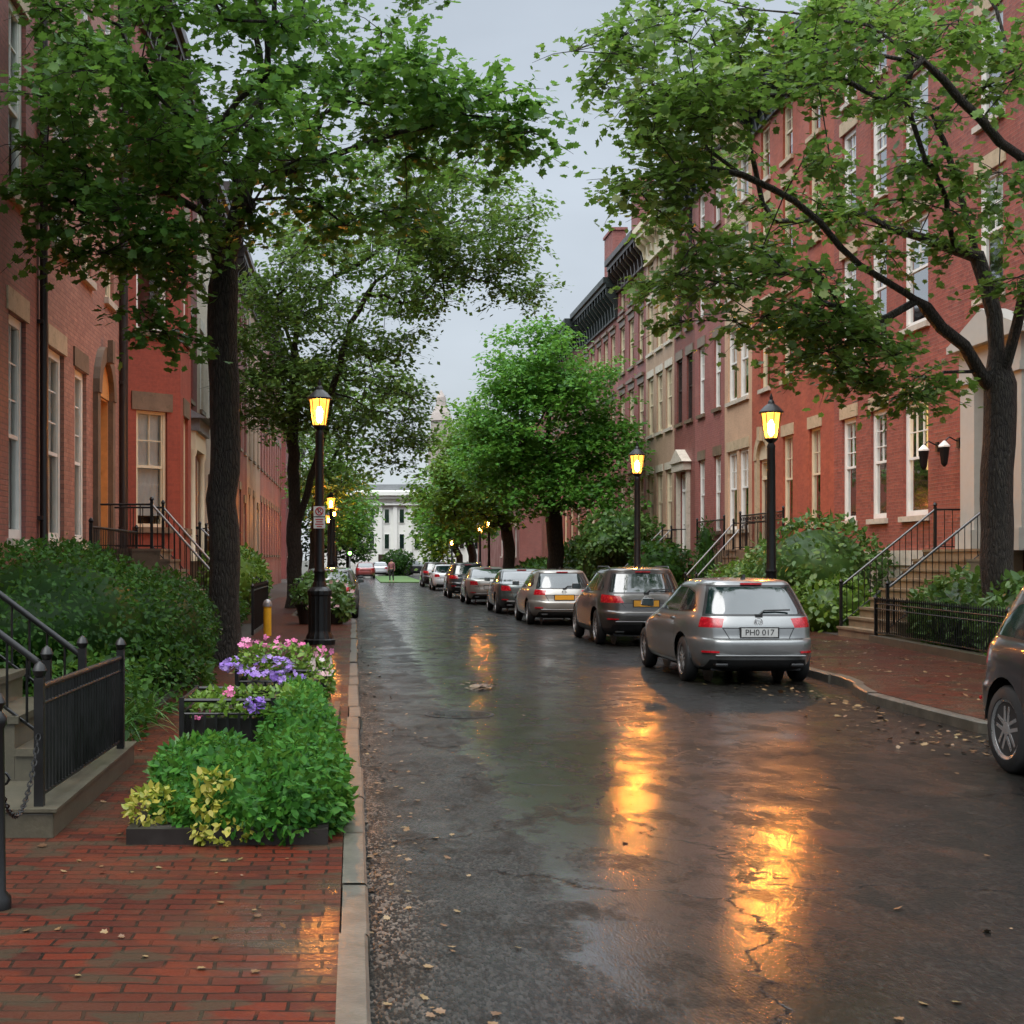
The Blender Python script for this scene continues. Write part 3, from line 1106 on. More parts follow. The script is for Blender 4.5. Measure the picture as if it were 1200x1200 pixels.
def wall_panel(mb, Fr, L, z0, z1, ops):
    us = sorted({0.0, L} | {round(o[k], 4) for o in ops for k in ('u0', 'u1')})
    zs = sorted({z0, z1} | {round(o[k], 4) for o in ops for k in ('z0', 'z1')})
    for ua, ub in zip(us[:-1], us[1:]):
        for za, zb in zip(zs[:-1], zs[1:]):
            um, zm = (ua + ub) / 2, (za + zb) / 2
            if any(o['u0'] < um < o['u1'] and o['z0'] < zm < o['z1'] for o in ops):
                continue
            mb.face([Fr(ua, 0, za), Fr(ub, 0, za), Fr(ub, 0, zb), Fr(ua, 0, zb)])
    for o in ops:
        u0, u1, a, b = o['u0'], o['u1'], o['z0'], o['z1']
        r = -o.get('deep', 0.2)
        mb.face([Fr(u0, 0, a), Fr(u0, 0, b), Fr(u0, r, b), Fr(u0, r, a)])
        mb.face([Fr(u1, 0, a), Fr(u1, r, a), Fr(u1, r, b), Fr(u1, 0, b)])
        mb.face([Fr(u0, 0, b), Fr(u1, 0, b), Fr(u1, r, b), Fr(u0, r, b)])
        mb.face([Fr(u0, 0, a), Fr(u0, r, a), Fr(u1, r, a), Fr(u1, 0, a)])


def window(root, Fr, o):
    u0, u1, z0, z1 = o['u0'], o['u1'], o['z0'], o['z1']
    fm = MAT[o.get('frame', 'white')]
    fw = o.get('fw', 0.075)
    g = 0.003
    b = MB()
    D0, D1 = -0.19, -0.07
    b.fbox(Fr, u0 + g, u0 + fw, D0, D1, z0 + g, z1 - g)
    b.fbox(Fr, u1 - fw, u1 - g, D0, D1, z0 + g, z1 - g)
    b.fbox(Fr, u0 + fw, u1 - fw, D0, D1, z1 - fw, z1 - g)
    b.fbox(Fr, u0 + fw, u1 - fw, D0, D1, z0 + g, z0 + fw)
    zm = z0 + (z1 - z0) * o.get('meet', 0.52)
    ia, ib = u0 + fw, u1 - fw
    b.fbox(Fr, ia, ib, -0.17, -0.085, zm - 0.03, zm + 0.03)
    for uu in (ia, ib - 0.035):
        b.fbox(Fr, uu, uu + 0.035, -0.16, -0.10, z0 + fw, zm - 0.03)
        b.fbox(Fr, uu, uu + 0.035, -0.15, -0.09, zm + 0.03, z1 - fw)
    nx, nz, nl = o.get('munt', (2, 2, 1))
    for k in range(1, nx):
        uu = ia + (ib - ia) * k / nx
        b.fbox(Fr, uu - .012, uu + .012, -0.145, -0.105, zm + .03, z1 - fw)
        if nl > 1:
            b.fbox(Fr, uu - .012, uu + .012, -0.155, -0.115, z0 + fw, zm - .03)
    for k in range(1, nz):
        zz = zm + (z1 - fw - zm) * k / nz
        b.fbox(Fr, ia + .036, ib - .036, -0.146, -0.106, zz - .012, zz + .012)
    fo = b.build("window", fm, root, world=True)
    p = MB()
    p.face([Fr(ia, -0.128, z0 + fw), Fr(ib, -0.128, z0 + fw), Fr(ib, -0.128, z1 - fw), Fr(ia, -0.128, z1 - fw)])
    p.build("pane", MAT['glass'], fo, world=True)
    bl = o.get('blind', 0)
    if bl > 0:
        q = MB()
        zb = z1 - (z1 - z0) * bl
        m = 10
        for k in range(m):                    # gently pleated cloth
            ua, ub = u0 + (u1 - u0) * k / m, u0 + (u1 - u0) * (k + 1) / m
            da, db = -0.196 - 0.012 * (k % 2), -0.196 - 0.012 * ((k + 1) % 2)
            q.face([Fr(ua, da, zb), Fr(ub, db, zb), Fr(ub, db, z1), Fr(ua, da, z1)])
        q.build("curtain", MAT[o.get('blindmat', 'blind')], fo, world=True)
    sm = o.get('sill', 'palestone')
    if sm:
        q = MB()
        q.fbox(Fr, u0 - .10, u1 + .10, -0.06, 0.09, z0 - .13, z0 - g)
        q.build("sill", MAT[sm], fo, world=True)
    lm = o.get('lintel', 'limestone')
    if lm:
        q = MB()
        lh = o.get('lh', 0.34)
        q.fbox(Fr, u0 - .13, u1 + .13, -0.05, 0.03, z1 + g, z1 + lh)
        if o.get('hood'):
            q.fbox(Fr, u0 - .18, u1 + .18, 0.032, 0.13, z1 + lh - .10, z1 + lh + .04)
        q.build("lintel", MAT[lm], fo, world=True)
    return fo


def door(root, Fr, o):
    u0, u1, z0, z1 = o['u0'], o['u1'], o['z0'], o['z1']
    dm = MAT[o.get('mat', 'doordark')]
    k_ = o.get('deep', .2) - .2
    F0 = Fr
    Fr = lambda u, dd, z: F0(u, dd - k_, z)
    if k_ > 0:            # timber lining of a deep porch, in the door colour with its painted glow
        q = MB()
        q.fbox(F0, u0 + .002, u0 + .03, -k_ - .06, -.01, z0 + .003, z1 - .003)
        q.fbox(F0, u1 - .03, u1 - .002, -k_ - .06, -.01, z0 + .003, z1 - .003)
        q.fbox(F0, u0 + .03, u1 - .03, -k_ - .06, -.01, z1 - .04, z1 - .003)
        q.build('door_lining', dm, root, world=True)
    b = MB()
    zt = z0 + min(2.35, (z1 - z0) * .78)
    b.fbox(Fr, u0 + .10, u1 - .10, -0.19, -0.13, z0 + .003, zt)
    w = (u1 - u0 - .2)
    for k in range(2):
        for (za, zb) in ((z0 + .2, z0 + .95), (z0 + 1.1, zt - .15)):
            ua = u0 + .1 + w * (k * .5 + .08)
            b.fbox(Fr, ua, ua + w * .34, -0.129, -0.11, za, zb)
    d = b.build("door", dm, root, world=True)
    h = MB()
    c = Fr(u1 - .2, -0.10, z0 + 1.05)
    h.lathe([(0.01, -0.03), (0.03, 0), (0.03, 0.02), (0.0, 0.03)], 8, c)
    h.build("handle", MAT['chrome'], d, world=True)
    f = MB()
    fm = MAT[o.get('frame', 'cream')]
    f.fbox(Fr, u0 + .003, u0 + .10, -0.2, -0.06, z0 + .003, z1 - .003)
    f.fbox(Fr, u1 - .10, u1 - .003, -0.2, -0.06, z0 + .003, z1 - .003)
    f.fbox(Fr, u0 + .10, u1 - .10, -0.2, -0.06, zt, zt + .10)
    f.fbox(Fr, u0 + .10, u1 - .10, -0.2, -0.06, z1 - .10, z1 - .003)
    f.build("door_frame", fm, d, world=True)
    g = MB()
    g.face([Fr(u0 + .1, -.15, zt + .1), Fr(u1 - .1, -.15, zt + .1), Fr(u1 - .1, -.15, z1 - .1), Fr(u0 + .1, -.15, z1 - .1)])
    g.build("transom_pane", MAT['glass'], d, world=True)
    s = o.get('surround')
    Fr = F0
    if s:
        q = MB()
        sm = MAT[o.get('smat', 'limestone')]
        if s == 'flat':
            q.fbox(Fr, u0 - .16, u1 + .16, -.05, .05, z1 + .003, z1 + .35)
        elif s == 'pediment':
            q.fbox(Fr, u0 - .22, u0 - .003, -.03, .14, z0, z1 + .1)
            q.fbox(Fr, u1 + .003, u1 + .22, -.03, .14, z0, z1 + .1)
            q.fbox(Fr, u0 - .32, u1 + .32, -.03, .30, z1 + .1, z1 + .42)
            um = (u0 + u1) / 2
            q.prism([Fr(u0 - .42, -.03, z1 + .42), Fr(u1 + .42, -.03, z1 + .42), Fr(um, -.03, z1 + .95)],
                    Vector(Fr(0, .4, 0)) - Vector(Fr(0, 0, 0)))
        elif s == 'arch':
            um, ra = (u0 + u1) / 2, (u1 - u0) / 2
            n = 12
            zc = z1
            for k in range(n):
                a0, a1 = math.pi * k / n, math.pi * (k + 1) / n
                ri, ro = ra, ra + .30
                quad = [(um + ri * math.cos(a0), zc + ri * math.sin(a0)), (um + ro * math.cos(a0), zc + ro * math.sin(a0)),
                        (um + ro * math.cos(a1), zc + ro * math.sin(a1)), (um + ri * math.cos(a1), zc + ri * math.sin(a1))]
                q.prism([Fr(u, -.03, z) for u, z in quad], Vector(Fr(0, .16, 0)) - Vector(Fr(0, 0, 0)))
            q.fbox(Fr, u0 - .28, u0 - .003, -.03, .10, z0, z1 - .003)
            q.fbox(Fr, u1 + .003, u1 + .28, -.03, .10, z0, z1 - .003)
            q.fbox(Fr, um - .14, um + .14, .135, .24, zc + ra - .02, zc + ra + .42)
            t = MB()        # timber panel filling the arch head
            pts = [Fr(um + ra * math.cos(math.pi * k / n), .02, zc + .004 + ra * math.sin(math.pi * k / n)) for k in range(n + 1)]
            t.face(pts)
            t.build("fanlight", fm, d, world=True)
        q.build("door_surround", sm, d, world=True)
    return d


def cornice(root, Fr, L, z, depth, h, mat, brackets=0.9, bh=0.6, frieze=0.5):
    b = MB()
    b.fbox(Fr, 0.01, L - .01, -.05, depth, z, z + h * .45)
    b.fbox(Fr, 0.01, L - .01, -.05, depth + .12, z + h * .45 + .002, z + h)
    b.fbox(Fr, 0.012, L - .012, -.05, .07, z - frieze, z - .002)
    b.fbox(Fr, 0.012, L - .012, -.05, .12, z - frieze - .1, z - frieze - .002)
    c = b.build("cornice", mat, root, world=True)
    n = max(2, int(L / brackets))
    for k in range(n + 1):
        u = .14 + (L - .28) * k / n
        q = MB()
        w = .07
        prof = [(.072, z - bh), (.13, z - bh), (.2, z - bh * .55), (depth - .03, z - bh * .22), (depth - .03, z - .004), (.072, z - .004)]
        q.prism([Fr(u - w, d, zz) for d, zz in prof], Vector(Fr(2 * w, 0, 0)) - Vector(Fr(0, 0, 0)))
        q.build("bracket", mat, c, world=True)
    return c


def house(name, label, side, X, y0, y1, H, mat, ops, doors=(), corn=None, depth=9.0, chims=(), zbase=0.1, base_mat=None, lit=False):
    root = thing(name, label, "house", (X, (y0 + y1) / 2, 0))
    Fr, L = frame_fn((X, y0), (X, y1), side)
    for o in list(ops) + list(doors):
        for k in ('u0', 'u1'):
            o[k] = o[k] - y0
    w = MB()
    wall_panel(w, Fr, L, zbase - .2, H, list(ops) + list(doors))
    s = side
    xb = X + s * depth
    w.face([(X, y0, zbase - .2), (xb, y0, zbase - .2), (xb, y0, H), (X, y0, H)])
    w.face([(X, y1, zbase - .2), (xb, y1, zbase - .2), (xb, y1, H), (X, y1, H)])
    w.face([(xb, y0, zbase - .2), (xb, y1, zbase - .2), (xb, y1, H), (xb, y0, H)])
    w.build("wall", mat, root, uv=True, world=True)
    i = MB()
    i.face([Fr(0.05, -1.2, zbase), Fr(L - .05, -1.2, zbase), Fr(L - .05, -1.2, H - .1), Fr(0.05, -1.2, H - .1)])
    i.build("inner_wall", MAT['interior'], root, world=True)
    r = MB()
    r.box(min(X, xb) + .02, max(X, xb) - .02, y0 + .02, y1 - .02, H - .12, H + .06)
    ro = r.build("roof", MAT['tar'], root, world=True)
    for (cy, cd, cw, ch) in chims:
        c = MB()
        cx = X + s * cd
        c.box(cx - .35, cx + .35, cy - cw / 2, cy + cw / 2, H + .06, H + ch)
        c.box(cx - .42, cx + .42, cy - cw / 2 - .07, cy + cw / 2 + .07, H + ch, H + ch + .14)
        c.box(cx - .15, cx + .15, cy - .15, cy + .15, H + ch + .14, H + ch + .4)
        c.build("chimney", mat, ro, uv=True, world=True)
    for o in ops:
        window(root, Fr, o)
    for o in doors:
        door(root, Fr, o)
    if corn:
        cornice(root, Fr, L, H - corn.get('drop', .45), corn.get('depth', .5), corn.get('h', .5), MAT[corn.get('mat', 'greenwood')],
                corn.get('step', .8), corn.get('bh', .8), corn.get('frieze', .7))
    return root, Fr, L


def win(yc, w, z0, z1, **kw):
    d = dict(u0=yc - w / 2, u1=yc + w / 2, z0=z0, z1=z1)
    d.update(kw)
    return d


def stoop(name, label, side, xb, xt, xf, y0, y1, ztop, n, mat, zg=0.12, group="front steps along the street", rails=(True, True), rail_mat=None, h=0.85, cheeks=True):
    """steps from xb (pavement) up to xt, landing on to the facade at xf"""
    root = thing(name, label, "steps", (xb, (y0 + y1) / 2, zg), 0, group)
    s = 1 if xt > xb else -1
    run = (xt - xb) / n
    rise = (ztop - zg) / n
    for k in range(n):
        b = MB()
        xa = xb + run * k
        xe = xb + run * (k + 1) if k < n - 1 else xf - s * .01
        z1_ = zg + rise * (k + 1)
        b.box(min(xa, xe) + .001, max(xa, xe) - .001, y0, y1, zg - .05, z1_ - .05)
        b.box(min(xa - s * .03, xe) + .001, max(xa - s * .03, xe) - .001, y0 - .02, y1 + .02, z1_ - .048, z1_)
        b.build("step" if k < n - 1 else "landing", mat, root, world=True)
    for yy, on in zip((y0 + .04, y1 - .04), rails):
        if on:
            iron_run(root, (xb + s * .05, yy, zg + rise), (xt, yy, ztop), h, h, 0.16, 0.024, 0.009, 0.06, True, False, None, rail_mat)
            if abs(xf - xt) > .5:
                iron_run(root, (xt + s * .03, yy, ztop), (xf - s * .08, yy, ztop), h, h, 0.16, 0.02, 0.009, 0.06, False)
    return root
def text_mesh(o):
    """turn a font object into plain lettering geometry"""
    dg = bpy.context.evaluated_depsgraph_get()
    me = bpy.data.meshes.new_from_object(o.evaluated_get(dg))
    n = bpy.data.objects.new(o.name, me)
    nm = o.name
    bpy.data.objects.remove(o)
    n.name = nm
    COL.objects.link(n)
    return n


# ------------------------------------------------------------------ cars (local frame: nose towards +Y, ground at z = 0)
CAR = {
    # z: (rear y, front y, half width, squareness rear)
    'wagon': dict(tab=[(.19, -2.02, 2.02, .76), (.24, -2.14, 2.12, .84), (.34, -2.22, 2.20, .885), (.48, -2.27, 2.24, .905), (.58, -2.275, 2.23, .912),
                       (.63, -2.26, 2.20, .912), (.655, -2.20, 2.16, .912), (.70, -2.185, 2.08, .91), (.80, -2.165, 1.80, .905), (.88, -2.13, 1.42, .895), (.95, -2.09, 1.10, .872),
                       (.99, -2.06, .98, .845), (1.10, -1.98, .74, .80), (1.22, -1.89, .48, .745), (1.32, -1.81, .26, .695), (1.385, -1.75, .08, .655),
                       (1.42, -1.74, -.05, .625), (1.45, -1.60, -.22, .56), (1.468, -1.35, -.42, .44), (1.478, -1.05, -.6, .25)],
                  rear_glass=[(-.68, .985), (.68, .985), (.565, 1.355), (-.565, 1.355)], tail=[(.50, .80), (.99, .80), (.99, .94), (.90, .955), (.46, .925)], tail_y=-1.90,
                  sides=[[(.02, 1.0), (.70, 1.0), (.34, 1.22), (.16, 1.325), (.02, 1.345)], [(-.05, 1.0), (-.05, 1.35), (-.95, 1.335), (-.95, 1.0)], [(-1.02, 1.01), (-1.02, 1.33), (-1.42, 1.27), (-1.66, 1.08), (-1.62, 1.03)]],
                  wind=[(-.70, .99), (.70, .99), (.60, 1.36), (-.60, 1.36)], axle=1.33, rw=.325, plate_z=.735),
    'suv': dict(tab=[(.22, -2.02, 2.02, .78), (.28, -2.15, 2.12, .86), (.40, -2.24, 2.20, .90), (.54, -2.29, 2.24, .915), (.64, -2.295, 2.24, .92),
                     (.69, -2.28, 2.22, .92), (.715, -2.22, 2.18, .92), (.78, -2.205, 2.12, .915), (.88, -2.18, 1.85, .91), (.97, -2.14, 1.45, .90), (1.04, -2.10, 1.12, .88),
                     (1.08, -2.07, 1.0, .855), (1.20, -1.99, .74, .81), (1.33, -1.91, .46, .755), (1.43, -1.85, .24, .71), (1.495, -1.82, .08, .675),
                     (1.53, -1.82, -.05, .645), (1.56, -1.64, -.22, .57), (1.578, -1.38, -.42, .45), (1.588, -1.05, -.6, .25)],
                rear_glass=[(-.70, 1.08), (.70, 1.08), (.585, 1.445), (-.585, 1.445)], tail=[(.44, .87), (1.0, .87), (1.0, 1.015), (.90, 1.045), (.50, 1.0)], tail_y=-1.74,
                sides=[[(.02, 1.09), (.70, 1.09), (.34, 1.32), (.16, 1.43), (.02, 1.45)], [(-.05, 1.09), (-.05, 1.455), (-.98, 1.44), (-.98, 1.09)], [(-1.05, 1.10), (-1.05, 1.435), (-1.42, 1.37), (-1.66, 1.18), (-1.62, 1.12)]],
                wind=[(-.72, 1.08), (.72, 1.08), (.62, 1.47), (-.62, 1.47)], axle=1.34, rw=.36, plate_z=.86),
    'sedan': dict(tab=[(.19, -2.10, 2.08, .76), (.24, -2.22, 2.18, .84), (.34, -2.30, 2.26, .885), (.48, -2.35, 2.30, .905), (.58, -2.355, 2.29, .91),
                       (.63, -2.34, 2.26, .91), (.70, -2.33, 2.12, .908), (.80, -2.32, 1.85, .90), (.90, -2.29, 1.45, .885), (.965, -2.22, 1.10, .865),
                       (.985, -1.98, 1.02, .845), (1.00, -1.72, .97, .83), (1.10, -1.56, .74, .79), (1.22, -1.36, .48, .735), (1.32, -1.18, .26, .685), (1.375, -1.05, .08, .645),
                       (1.41, -.95, -.05, .605), (1.43, -.85, -.2, .54), (1.442, -.75, -.35, .42), (1.45, -.65, -.48, .25)],
                  rear_glass=[(-.69, 1.01), (.69, 1.01), (.58, 1.345), (-.58, 1.345)], tail=[(.48, .75), (.99, .75), (.99, .90), (.90, .92), (.52, .90)], tail_y=-2.02,
                  sides=[[(.05, 1.0), (.70, 1.0), (.34, 1.22), (.16, 1.32), (.05, 1.335)], [(-.02, 1.0), (-.02, 1.34), (-.72, 1.31), (-.92, 1.15), (-.92, 1.0)], [(-.98, 1.01), (-.98, 1.13), (-1.30, 1.03), (-1.28, 1.01)]],
                  wind=[(-.70, .99), (.70, .99), (.60, 1.35), (-.60, 1.35)], axle=1.36, rw=.32, plate_z=.66),
}


def _catmull(tab, n):
    a = np.array(tab)
    z = a[:, 0]
    t = np.concatenate([[0], np.cumsum(np.hypot(np.diff(a[:, 0]) * 1.5, np.diff(a[:, 1])) + .01)])
    t /= t[-1]
    ts = np.linspace(0, 1, n)
    out = []
    for s in ts:
        k = min(len(t) - 2, int(np.searchsorted(t, s, side='right') - 1))
        k = max(k, 0)
        u = (s - t[k]) / (t[k + 1] - t[k])
        # monotone cubic through the knots
        def tang(i):
            if i == 0:
                return (a[1] - a[0]) / (t[1] - t[0])
            if i == len(t) - 1:
                return (a[-1] - a[-2]) / (t[-1] - t[-2])
            d0 = (a[i] - a[i - 1]) / (t[i] - t[i - 1])
            d1 = (a[i + 1] - a[i]) / (t[i + 1] - t[i])
            m = np.where(d0 * d1 > 0, 2 * d0 * d1 / np.where(d0 + d1 == 0, 1, d0 + d1), 0)
            return m
        h = t[k + 1] - t[k]
        m0, m1 = tang(k) * h, tang(k + 1) * h
        p = (2 * u**3 - 3 * u**2 + 1) * a[k] + (u**3 - 2 * u**2 + u) * m0 + (-2 * u**3 + 3 * u**2) * a[k + 1] + (u**3 - u**2) * m1
        out.append(p)
    return np.array(out)


def _inset_poly(poly, d):
    c = np.mean(np.array(poly), axis=0)
    n = len(poly)
    area = sum(poly[i][0] * poly[(i + 1) % n][1] - poly[(i + 1) % n][0] * poly[i][1] for i in range(n))
    pts = poly if area > 0 else poly[::-1]
    lines = []
    for i in range(n):
        a, b = np.array(pts[i]), np.array(pts[(i + 1) % n])
        e_ = (b - a) / np.linalg.norm(b - a)
        nn = np.array([-e_[1], e_[0]])
        lines.append((a + nn * d, e_))
    out = []
    for i in range(n):
        (p, r), (q, s) = lines[i - 1], lines[i]
        den = r[0] * s[1] - r[1] * s[0]
        t = ((q - p)[0] * s[1] - (q - p)[1] * s[0]) / den
        out.append(tuple(p + r * t))
    return out


def _in_poly(x, y, poly):
    n = len(poly)
    sg = None
    for i in range(n):
        ax, ay = poly[i]
        bx, by = poly[(i + 1) % n]
        c = (bx - ax) * (y - ay) - (by - ay) * (x - ax)
        if abs(c) < 1e-9:
            continue
        if sg is None:
            sg = c > 0
        elif (c > 0) != sg:
            return False
    return True


def car_shell(kind):
    sp = CAR[kind]
    rings = _catmull(sp['tab'], 58)
    M = 72
    bm = bmesh.new()
    lay = bm.faces.layers.int.new('cls')
    prev = None
    for (z, yr, yf, w) in rings:
        yc, hl = (yr + yf) / 2, (yf - yr) / 2
        ring = []
        for k in range(M):
            an = 2 * math.pi * (k + .5) / M
            c, s = math.cos(an), math.sin(an)
            if s < 0:
                n = 5.5
            else:
                n = 4.0
            x = w * math.copysign(abs(c) ** (2 / n), c)
            y = yc + hl * math.copysign(abs(s) ** (2 / n), s)
            f = (x / w) ** 2 if w > 0 else 0
            y += (0.055 * f if s < 0 else -0.16 * f) * min(1, abs(s) * 1.2) * (1 if hl > .7 else .5)
            x *= 1 - 0.055 * ((y - 0.0) / 2.25) ** 4
            ring.append(bm.verts.new((x, y, z)))
        if prev:
            for k in range(M):
                q = (k + 1) % M
                bm.faces.new((prev[k], prev[q], ring[q], ring[k]))
        prev = ring
    bm.faces.new(prev)
    bm.normal_update()

    def cut(poly, ax, flt, cls):
        """ax: 'y' -> polygon in (y,z) seen from the side; 'x' -> polygon in (x,z) seen from the end"""
        lo = [min(p[i] for p in poly) - .12 for i in (0, 1)]
        hi = [max(p[i] for p in poly) + .12 for i in (0, 1)]
        ci = 1 if ax == 'y' else 0
        def near(f):
            c = f.calc_center_median()
            return flt(f, c) and lo[0] < c[ci] < hi[0] and lo[1] < c.z < hi[1]
        for i in range(len(poly)):
            a, b = poly[i], poly[(i + 1) % len(poly)]
            e_ = (b[0] - a[0], b[1] - a[1])
            no = Vector((0, e_[1], -e_[0])) if ax == 'y' else Vector((e_[1], 0, -e_[0]))
            co = Vector((0, a[0], a[1])) if ax == 'y' else Vector((a[0], 0, a[1]))
            fs = [f for f in bm.faces if near(f)]
            es = list({e2 for f in fs for e2 in f.edges})
            vs = list({v for f in fs for v in f.verts})
            bmesh.ops.bisect_plane(bm, geom=fs + es + vs, plane_co=co, plane_no=no, dist=1e-5)
        bm.normal_update()
        for f in bm.faces:
            c = f.calc_center_median()
            if flt(f, c) and lo[0] < c[ci] < hi[0] and lo[1] < c.z < hi[1] and _in_poly(c[ci], c.z, poly):
                f[lay] = cls
    side = lambda f, c: abs(f.normal.x) > .45 and abs(c.x) > .5
    rearf = lambda f, c: f.normal.y < -.3 and c.y < -.9
    frontf = lambda f, c: f.normal.y > .2 and c.y > -.2
    for poly in sp['sides']:
        cut(_inset_poly(poly, -.022), 'y', side, 2)
        cut(poly, 'y', side, 1)
    cut(_inset_poly(sp['rear_glass'], -.03), 'x', rearf, 2)
    cut(sp['rear_glass'], 'x', rearf, 3)
    cut(sp['wind'], 'x', frontf, 4)
    # tail lamps wrap round the corner
    ty = sp['tail_y']
    for sg in (1, -1):
        poly = [(sg * x, z) for x, z in sp['tail']]
        bis = [f for f in bm.faces if abs(f.calc_center_median().y - ty) < .2 and f.calc_center_median().z > .6 and f.calc_center_median().z < 1.1 and sg * f.calc_center_median().x > .6]
        es = list({e2 for f in bis for e2 in f.edges})
        vs = list({v for f in bis for v in f.verts})
        bmesh.ops.bisect_plane(bm, geom=bis + es + vs, plane_co=(0, ty, 0), plane_no=(0, 1, 0), dist=1e-5)
        cut(poly, 'x', lambda f, c, sg=sg: c.y < ty and sg * c.x > .3, 5)
        hz = 0.12 if kind == 'suv' else 0.02
        cut([(sg * .50, .60 + hz), (sg * 1.0, .60 + hz), (sg * 1.0, .75 + hz), (sg * .55, .72 + hz)], 'x', lambda f, c, sg=sg: c.y > 1.55 and sg * c.x > .3, 6)
    # dark lower rear valance, number-plate recess line, panel gaps
    zb = .36 if kind != 'suv' else .44
    anyf = lambda f, c: f.normal.z < .6
    cut([(-.74, .15), (.74, .15), (.66, zb), (-.66, zb)], 'x', lambda f, c: c.y < -1.6 and f.normal.y < -.1, 7)
    cut([(-.7, .15), (.7, .15), (.62, .46), (-.62, .46)], 'x', lambda f, c: c.y > 1.7, 7)
    if kind == 'suv':
        cut([(-2.4, .15), (2.4, .15), (2.4, .36), (-2.4, .36)], 'y', side, 7)
    zt = sp['tab'][6][0]
    zl = sp['tail'][0][1]
    rr = lambda f, c: f.normal.y < -.2 and c.y < -1.7
    cut([(-.50, zl - .015), (.50, zl - .015), (.50, zl), (-.50, zl)], 'x', rr, 8)
    for sg in (1, -1):
        pz = sp['plate_z']
        cut([(sg * .50, zl), (sg * .42, pz - .08), (sg * .405, pz - .08), (sg * .485, zl)], 'x', rr, 8)
    cut([(-.62, zt - .014), (.62, zt - .014), (.62, zt), (-.62, zt)], 'x', rr, 8)
    zs = sp['sides'][0][0][1]
    for y in (.86, -.06 + .02, -.98):
        cut([(y - .009, .30), (y + .009, .30), (y + .009, zs - .02), (y - .009, zs - .02)], 'y', side, 8)
    cut([(-.98, .295), (.86, .295), (.86, .307), (-.98, .307)], 'y', side, 8)
    # wheel arches
    for ay in (sp['axle'], -sp['axle']):
        poly = [(ay + (sp['rw'] + .055) * math.cos(2 * math.pi * k / 24), sp['rw'] + .01 + (sp['rw'] + .055) * math.sin(2 * math.pi * k / 24)) for k in range(24)]
        cut(poly, 'y', lambda f, c: abs(c.x) > .55 and c.z < sp['rw'] * 2.4, 9)
    bmesh.ops.delete(bm, geom=[f for f in bm.faces if f[lay] == 9], context='FACES')
    bm.normal_update()
    out = {}
    for cls in (0, 1, 2, 3, 4, 5, 6, 7, 8):
        for sg in ((1, -1) if cls in (1, 5, 6) else (0,)):
            vs, fs, idx = [], [], {}
            for f in bm.faces:
                if f[lay] != cls or (sg and f.calc_center_median().x * sg < 0):
                    continue
                q = []
                for v in f.verts:
                    if v.index not in idx or idx[v.index][1] is not v:
                        pass
                    q.append(v)
                fs.append(q)
            vmap = {}
            faces = []
            for q in fs:
                ff = []
                for v in q:
                    if v not in vmap:
                        vmap[v] = len(vs)
                        vs.append(tuple(v.co))
                    ff.append(vmap[v])
                faces.append(tuple(ff))
            mb = MB()
            mb.v, mb.f, mb.mi = vs, faces, [0] * len(faces)
            out[(cls, sg)] = mb
    bm.free()
    return out


SHELLS = {}


